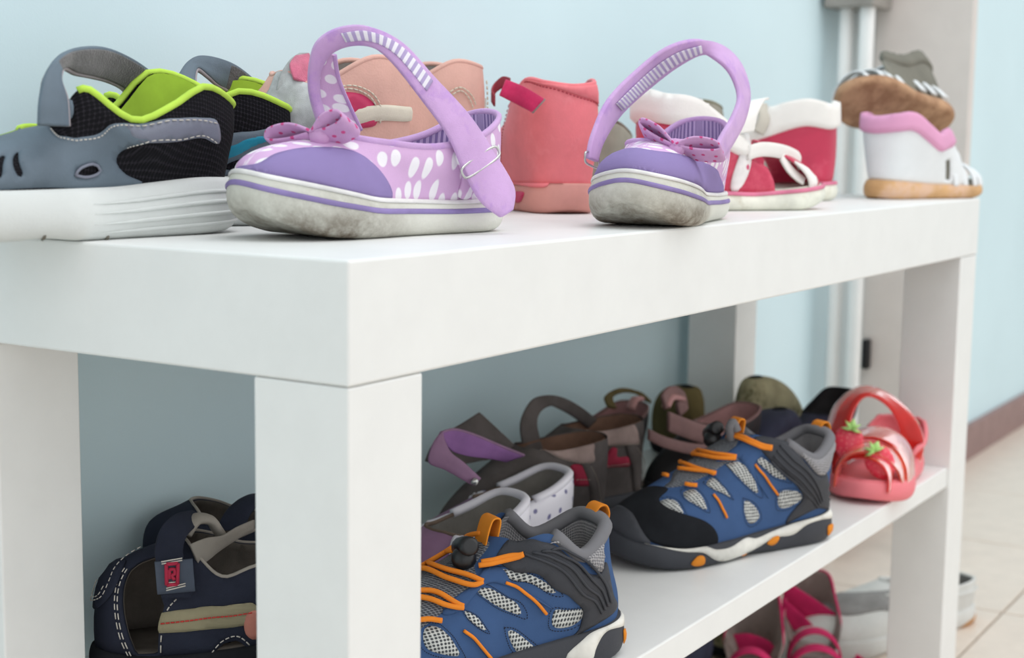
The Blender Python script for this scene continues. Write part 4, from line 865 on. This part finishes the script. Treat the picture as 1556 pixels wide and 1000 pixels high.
ba = brown_shoe('grey suede shoe with taupe heel collar and red tab, nearer of the two', (49.6, 15.8, 21.3), 155, 14.2,
    dict(collar=[(462, 245), (520, 222), (585, 205), (625, 215), (640, 290), (640, 322), (590, 328), (520, 308), (475, 285)], tab=[(560, 340), (575, 330), (600, 335), (625, 370), (628, 402), (570, 402), (575, 375)], back=[(600, 335), (625, 330), (655, 400), (672, 520), (640, 530), (628, 420)], st=[[(470, 285), (520, 310), (590, 324), (640, 318)], [(625, 335), (650, 400), (664, 510)], [(575, 380), (625, 380)]]))
bb = brown_shoe('grey suede shoe with taupe heel collar and red tab, farther of the two', (57.4, 16.9, 21.3), 155, 13.4,
    dict(collar=[(620, 190), (680, 165), (745, 155), (775, 180), (795, 240), (790, 262), (720, 265), (650, 262), (632, 230)], tab=[(655, 345), (680, 310), (700, 275), (720, 275), (722, 305), (760, 305), (765, 335), (700, 340)], back=[(750, 265), (785, 262), (812, 340), (818, 420), (785, 440), (770, 340)], st=[[(640, 258), (720, 262), (790, 258)], [(660, 335), (760, 325)], [(782, 270), (805, 340), (812, 410)]]))
for s, PA, PB, Y in ((ba, [(60, 318), (85, 262), (130, 222), (185, 190), (245, 152)], [(150, 345), (200, 330), (260, 318), (330, 312), (405, 302)], (1.5, 1, .5, 0, -.5)), (bb, [(400, 290), (388, 190), (425, 112), (480, 92), (540, 102), (600, 135), (650, 175)], [(470, 300), (445, 200), (455, 152), (490, 130), (520, 140), (570, 168), (620, 205)], (2.3, 2, 1.2, .2, -.8, -1.6, -2))):
    s.band([s.atY(*Z6(p)[0], y) for p, y in zip(PA, Y)], [s.atY(*Z6(p)[0], y) for p, y in zip(PB, Y)], .24, DGR, name='instep_strap', bulge=.2)

# ------------------------------------------------------------ shoes at the far back of the middle shelf
MAUV = mat('mauve_leather', (128, 98, 96), .7, .3, vary=.08, bump=.3); BLKL = mat('black_leather', (30, 28, 30), .6, .3, vary=.08)
CAMO = mat('camouflage_cloth', (156, 150, 120), .9, .1, kind='worn', col2=(92, 88, 62), scale=.45, size=.5, vary=.12, bump=.5); OLIV = mat('olive_cloth', (104, 92, 60), .9, .1, vary=.12, bump=.5); PKL = mat('pink_insole', (184, 140, 138), .8, .2)
ma = lowshoe('leather_sandal', 'black leather shoe with mauve flaps behind the blue trekking shoe', (70.0, 12.6, 21.3), 160, 12, .85, BLKL, MAUV, BLKL, PKL, h=6.6, group='black and mauve shoes')
s = ma
for P_, w_, m_ in (([(1015, 640, 2.6), (1040, 650, 2.6), (1070, 660, 2.5), (1098, 662, 2.4)], (.1, .1, 1.6), MAUV), ([(1008, 612, 1.6), (1016, 600, 1.0), (1030, 598, .4), (1042, 610, 0), (1030, 622, .6)], (.4, 0, 1.2), MAUV), ([(985, 660, 2.7), (1010, 672, 2.9), (1050, 682, 2.9), (1090, 684, 2.8)], (0, 0, .9), MAUV)):
    C_ = [s.atY(*p) for p in P_]; w_ = np.array(w_)*.5; s.band([c-w_ for c in C_], [c+w_ for c in C_], .25, m_, name='leather_flap', bulge=.3, label='mauve leather flap')
s.tube(cat([s.atY(1012, 618, 1.4), s.atY(1020, 604, 1.0), s.atY(1036, 606, .7)]), .4, PKL, name='folded_lining', flat=.6)
mb = lowshoe('leather_sandal', 'black leather shoe with mauve rim against the wall left of the back leg', (65.0, 20.9, 21.3), 172, 10.5, .85, BLKL, MAUV, BLKL, PKL, h=6.6, group='black and mauve shoes')
s = mb; C_ = [s.atY(*p) for p in ((930, 622, 2.4), (925, 606, 1.6), (945, 596, .4), (970, 600, -.6), (985, 612, -1.6))]; s.band([c-(.5, 0, 0) for c in C_], [c+(.5, 0, .3) for c in C_], .3, OLIV, name='instep_strap')
s.tube(cat([s.atY(958, 622, 1.8), s.atY(964, 608, 1.4), s.atY(974, 606, 1.2)]), .4, PKL, name='folded_lining', flat=.6)
def slip(label, pos, heading, L, m, h, grp, W=.95, op=1.0):
    s = Shoe('slip_on_shoe', label, pos, heading, L, W, group=grp)
    s.sole([(0, 1.2), (1, 1.4)], [(0, .15), (.1, 0), (.8, 0), (1, .5)], BLACKS, flare=.12)
    s.form([(0, .3, 0, h-1), (.15, .3+.7*op, 1.5*op, h-1), (.3, .3+2.3*op, 2.0*op, h-.7), (.5, .3+3.3*op, 1.7*op, h-.3), (.7, .3+3.9*op, 1.0*op, h), (1, .3+4.2*op, 0, h)] if op == 1 else [(0, 2.4, 0, h), (.3, 2.7, .4, h), (.7, 3.5, .4, h), (1, 3.8, 0, h)], h1=[(0, 2), (1, 2.0)], b1=.3, h2=[(0, 1.5), (.5, 1), (1, .1)] if op == 1 else [(0, .2), (.5, .1), (1, .1)], b2=[(0, .1), (.5, 1), (1, 3.4)] if op == 1 else [(0, 1.5), (.5, 2), (1, 3.8)], inset=.1)
    s.upper(m); s.lining(BLKL, .2); s.insole(BLKL); s.rim(.16, BLACKS, inward=.08); return s
ca = slip('olive slip-on shoe in front of the grey back leg of the bench', (71.2, 18.4, 21.3), 42, 10.5, OLIV, 6.8, 'camouflage slip-on shoes', .9, .2)
cb = slip('camouflage slip-on shoe sloping down to the right past the back leg', (76.2, 16.6, 21.3), -4, 11.8, CAMO, 7.3, 'camouflage slip-on shoes', .95, .2)
DKB = mat('ink_blue_cloth', (50, 52, 70), .8, .2, vary=.08, bump=.3)
ka = slip('dark blue shoe behind the orange tongue loop', (77.3, 11.2, 21.3), 166, 11.5, DKB, 5.6, 'dark blue shoes', .95, .2)
kb = lowshoe('slip_on_shoe', 'dark blue shoe left of the red jelly sandal', (84.0, 9.6, 21.3), 172, 10.5, .85, DKB, BLACKS, BLACKS, BLKL, h=6.3, dip=1.8, group='dark blue shoes')

# ------------------------------------------------------------ red jelly sandal
JEL = mat('red_jelly', (240, 66, 60), .12, .6, alpha=.6, vary=.02, bump=0); JELO = mat('coral_jelly', (244, 110, 84), .15, .6, alpha=.6, vary=.02, bump=0); PSOL = mat('pink_foam', (236, 128, 136), .55, .3, vary=.02, bump=.1)
GRJ = mat('green_leaf', (176, 218, 130), .4, .4, bump=0); REJ = mat('berry_red', (226, 62, 84), .3, .5, kind='dots', col2=(248, 170, 160), scale=2.4, size=.1, bump=0)
s = Shoe('jelly_sandal', 'red see-through jelly sandal with strawberries on a pink sole', (82.4, 3.7, 21.3), 186, 15.4, 1.12)
s.sole([(0, 2.2), (.3, 2.0), (.6, 1.6), (1, 1.9)], [(0, .1), (.1, 0), (.75, 0), (1, .5)], PSOL, flare=.3, belly=.1, label='pink foam sole')
s.form([(0, .2, 0, 4.8), (.15, 1.0, 2.0, 4.7), (.3, 4, 2.6, 3.6), (.5, 8, 2.3, 4.8), (.7, 9.6, 1.4, 5.8), (1, 10, 0, 6.0)], h1=[(0, 1.2), (1, 1.2)], b1=.3, h2=[(0, 1), (1, .6)], b2=[(0, .3), (.5, .6), (1, 2.6)], inset=.35)
s.insole(PSOL)
s.panel(s.us, [(-.2, 0), (-.19, .7), (-.1, 1), (0, 1), (.1, 1), (.19, .7), (.2, 0), (0, 0)], PSOL, name='heel_cup', off=.1, thick=.35, label='pink heel cup')
L_ = s.L
for x0, x1, hh, m_, wd in ((.93, .80, 2.4, JEL, 1.6), (.80, .92, 2.9, JELO, 1.9), (.66, .74, 3.7, JEL, 2.4), (.76, .60, 3.5, JELO, 1.8)):
    th = np.linspace(0, math.pi, 11); x = np.linspace(x0, x1, 11)*L_; w = np.interp(x/L_, [.4, .76, .95], [.16, .2, .13])*L_
    A = np.stack([x-wd/2, np.cos(th)*w, 1.6+np.sin(th)**.8*hh], 1); s.band(A, A+(wd, 0, -.5), .2, m_, name='jelly_strap', bulge=.3)
A_ = [s.atX(*p) for p in ((1257, 712, 8), (1256, 655, 7.2), (1270, 614, 6), (1308, 587, 5.2), (1350, 598, 4.6), (1388, 632, 4.2), (1404, 668, 4), (1400, 700, 4))]; B_ = [s.atX(*p) for p in ((1292, 700, 9), (1291, 655, 8.2), (1300, 620, 7), (1318, 602, 6.2), (1345, 614, 5.6), (1364, 642, 5.2), (1370, 680, 5), (1368, 712, 5))]
s.band(A_, B_, .25, JEL, name='ankle_strap', bulge=.2, label='red jelly ankle strap')
def berry(s, c, r, n, tilt=0):
    c = np.array(c); n = np.array(n)/np.linalg.norm(n); up = np.array([0, 0, 1.]); a = np.cross(n, up); a /= np.linalg.norm(a); b = np.cross(a, n)
    a, b = a*math.cos(tilt)+b*math.sin(tilt), -a*math.sin(tilt)+b*math.cos(tilt)
    th = np.arange(24)/24*2*np.pi; rr = r*(1-.18*np.sin(th)**3*1.2)
    rings = []
    for k, (sc_, h) in enumerate(((1, 0), (.95, .14), (.7, .3), (.3, .4))): rings.append(c+np.outer(np.cos(th)*rr*sc_, a)+np.outer(np.sin(th)*rr*sc_*1.15, b)+n*h)
    V = np.vstack(rings+[c[None]+n*.42]); F = [(k*24+i, k*24+(i+1) % 24, (k+1)*24+(i+1) % 24, (k+1)*24+i) for k in range(3) for i in range(24)]+[(72+i, 72+(i+1) % 24, 96) for i in range(24)]
    sb = s.mesh('strawberry', V, F, REJ, np.stack([(V-c) @ a, (V-c) @ b], 1), label='moulded strawberry')
    for k in range(5):
        t = math.radians(90+(k-2)*48); e = c+b*r*.75+n*.38+(a*math.cos(t)+b*math.sin(t))*r*.75; m0 = c+b*r*.75+n*.42
        s.tube(np.array([m0, (m0+e)/2+n*.06, e]), [r*.2, r*.26, .03], GRJ, name='leaf', n=8, flat=.45, parent=sb)
cam_l = s.l(CC)
for px, py, lx, r, t in ((1290, 668, 12.8, 1.15, .2), (1336, 700, 13.6, 1.15, -.5), (1386, 652, 3.6, .6, .4)):
    c = s.atX(px, py, lx); berry(s, c, r, cam_l-c, t)

# ------------------------------------------------------------ floor under the bench
MGV = mat('fuchsia_strap', (212, 46, 104), .8, .2, vary=.08, bump=.4); SIL = mat('grey_insole', (150, 136, 130), .7, .3, kind='worn', col2=(120, 104, 98), scale=.3, size=.5); WCV = mat('white_canvas', (214, 214, 210), .85, .2, vary=.03, bump=.4); GCV = mat('grey_fabric', (146, 144, 142), .9, .15, vary=.08, bump=.4)
GUM = mat('gum_rubber', (190, 138, 84), .6, .3)
def fuchsia(label, pos, heading, L, straps):
    s = Shoe('velcro_sandal', label, pos, heading, L, .95, group='fuchsia velcro sandals')
    s.sole([(0, 1.8), (1, 1.6)], [(0, .1), (.1, 0), (.75, 0), (1, .6)], SIL, flare=.2); s.form([(0, .2, 0, 7.4), (.15, .8, 1.8, 7.2), (.3, 2.8, 2.3, 5.6), (.5, 6.5, 2.2, 4.6), (1, 9, 0, 5.2)], h1=[(0, 2), (1, 1.4)], b1=.3, h2=[(0, 2), (1, .5)], b2=[(0, .2), (1, 2)], inset=.2)
    s.insole(SIL); s.panel(s.us, [(-.25, 0), (-.25, .6), (-.14, 1), (0, 1), (.14, 1), (.25, .6), (.25, 0), (0, 0)], SIL, name='heel_cup', off=.06, thick=.2, label='grey heel cup')
    P = s.path(s.us, [(-.25, .3), (-.2, .8), (-.12, 1), (0, 1), (.12, 1), (.2, .8), (.25, .3)], 0)[0]; s.tube(P, .13, MGV, name='edge_binding', label='fuchsia binding')
    for P_, w_ in straps:
        C_ = [s.atX(*p) for p in P_]; w_ = np.array(w_)*.5; s.band([c-w_ for c in C_], [c+w_ for c in C_], .2, MGV, name='velcro_strap', bulge=.2, label='fuchsia velcro strap')
    for x, hh in ((.62, 3.0), (.82, 2.4)):
        th = np.linspace(0, math.pi, 9); A = np.stack([np.full(9, x*L), np.cos(th)*.165*L, 1.4+np.sin(th)*hh], 1); s.band(A, A+(1.6, 0, 0), .2, MGV, name='toe_strap')
    return s
f1 = fuchsia('fuchsia velcro sandal on the floor under the shelf, nearer the white canvas shoe', (93.2, 15.8, 0), 205, 15,
    [([(1190, 900, 3), (1220, 918, 3.2), (1260, 945, 3.6), (1292, 968, 4.0)], (.1, 0, 2.5)), ([(1188, 925, 4.2), (1212, 945, 4.6), (1236, 968, 5.0)], (0, 0, 2.2)), ([(1262, 980, 5), (1290, 1000, 5.5), (1320, 1020, 6)], (0, 0, 1.8))])
f2 = fuchsia('fuchsia velcro sandal on the floor at the bottom edge under the shelf', (84.5, 17.6, 0), 200, 14,
    [([(1105, 978, 3), (1135, 975, 3.2), (1165, 985, 3.6), (1180, 1000, 4.0)], (.1, 0, 1.6))])
ol = slip('olive patterned shoe on the floor behind the fuchsia sandals', (97.5, 21.6, 0), 185, 15, CAMO, 6.4, 'olive shoes on the floor', .95, .2)
dk = slip('dark shoe on the floor at the bottom edge left of the fuchsia sandals', (75.5, 19.5, 0), 185, 13, DKB, 6.6, 'dark shoes on the floor')
s = Shoe('canvas_sneaker', 'white and grey canvas sneaker on the floor showing past the right front leg', (110.8, 4.9, 0), 157, 25, .92, group=None)
s.sole([(0, 1.9), (.5, 1.7), (1, 2.2)], [(0, .3), (.08, 0), (.8, 0), (1, .6)], WCV, flare=.15, label='white rubber sole')
s.form([(0, .5, 0, 4.5), (.12, 1, 1.9, 4.5), (.25, 4, 2.8, 4.5), (.42, 8.5, 2.9, 4.6), (.6, 11.5, 1.8, 5.4), (1, 12.5, 0, 5.6)], h1=[(0, 1), (1, 2.0)], b1=.25, h2=[(0, 1.5), (1, .5)], b2=[(0, .1), (.5, .6), (1, 4)], inset=.2)
s.upper(WCV); s.lining(GCV, .25); s.insole(GCV); s.rim(.2, WCV, inward=.05)
s.panel(s.us, [(1270, 898), (1345, 898), (1400, 900), (1400, 935), (1345, 928), (1275, 935)], GCV, name='side_panel', px=True, off=.12, label='grey fabric panel')
s.cord(s.us, [(u, .75) for u in np.linspace(.02, .4, 20)], .14, WCV, name='welt', off=.1)
s.cord(s.us, [(.02, .1), (.03, .5), (.015, .95)], .14, GCV, name='heel_seam', off=.08)
s.panel(s.ss, [(-.09, 0), (.09, 0), (.08, .45), (0, .5), (-.08, .45)], GUM, name='heel_rubber', off=.12, label='gum coloured heel')
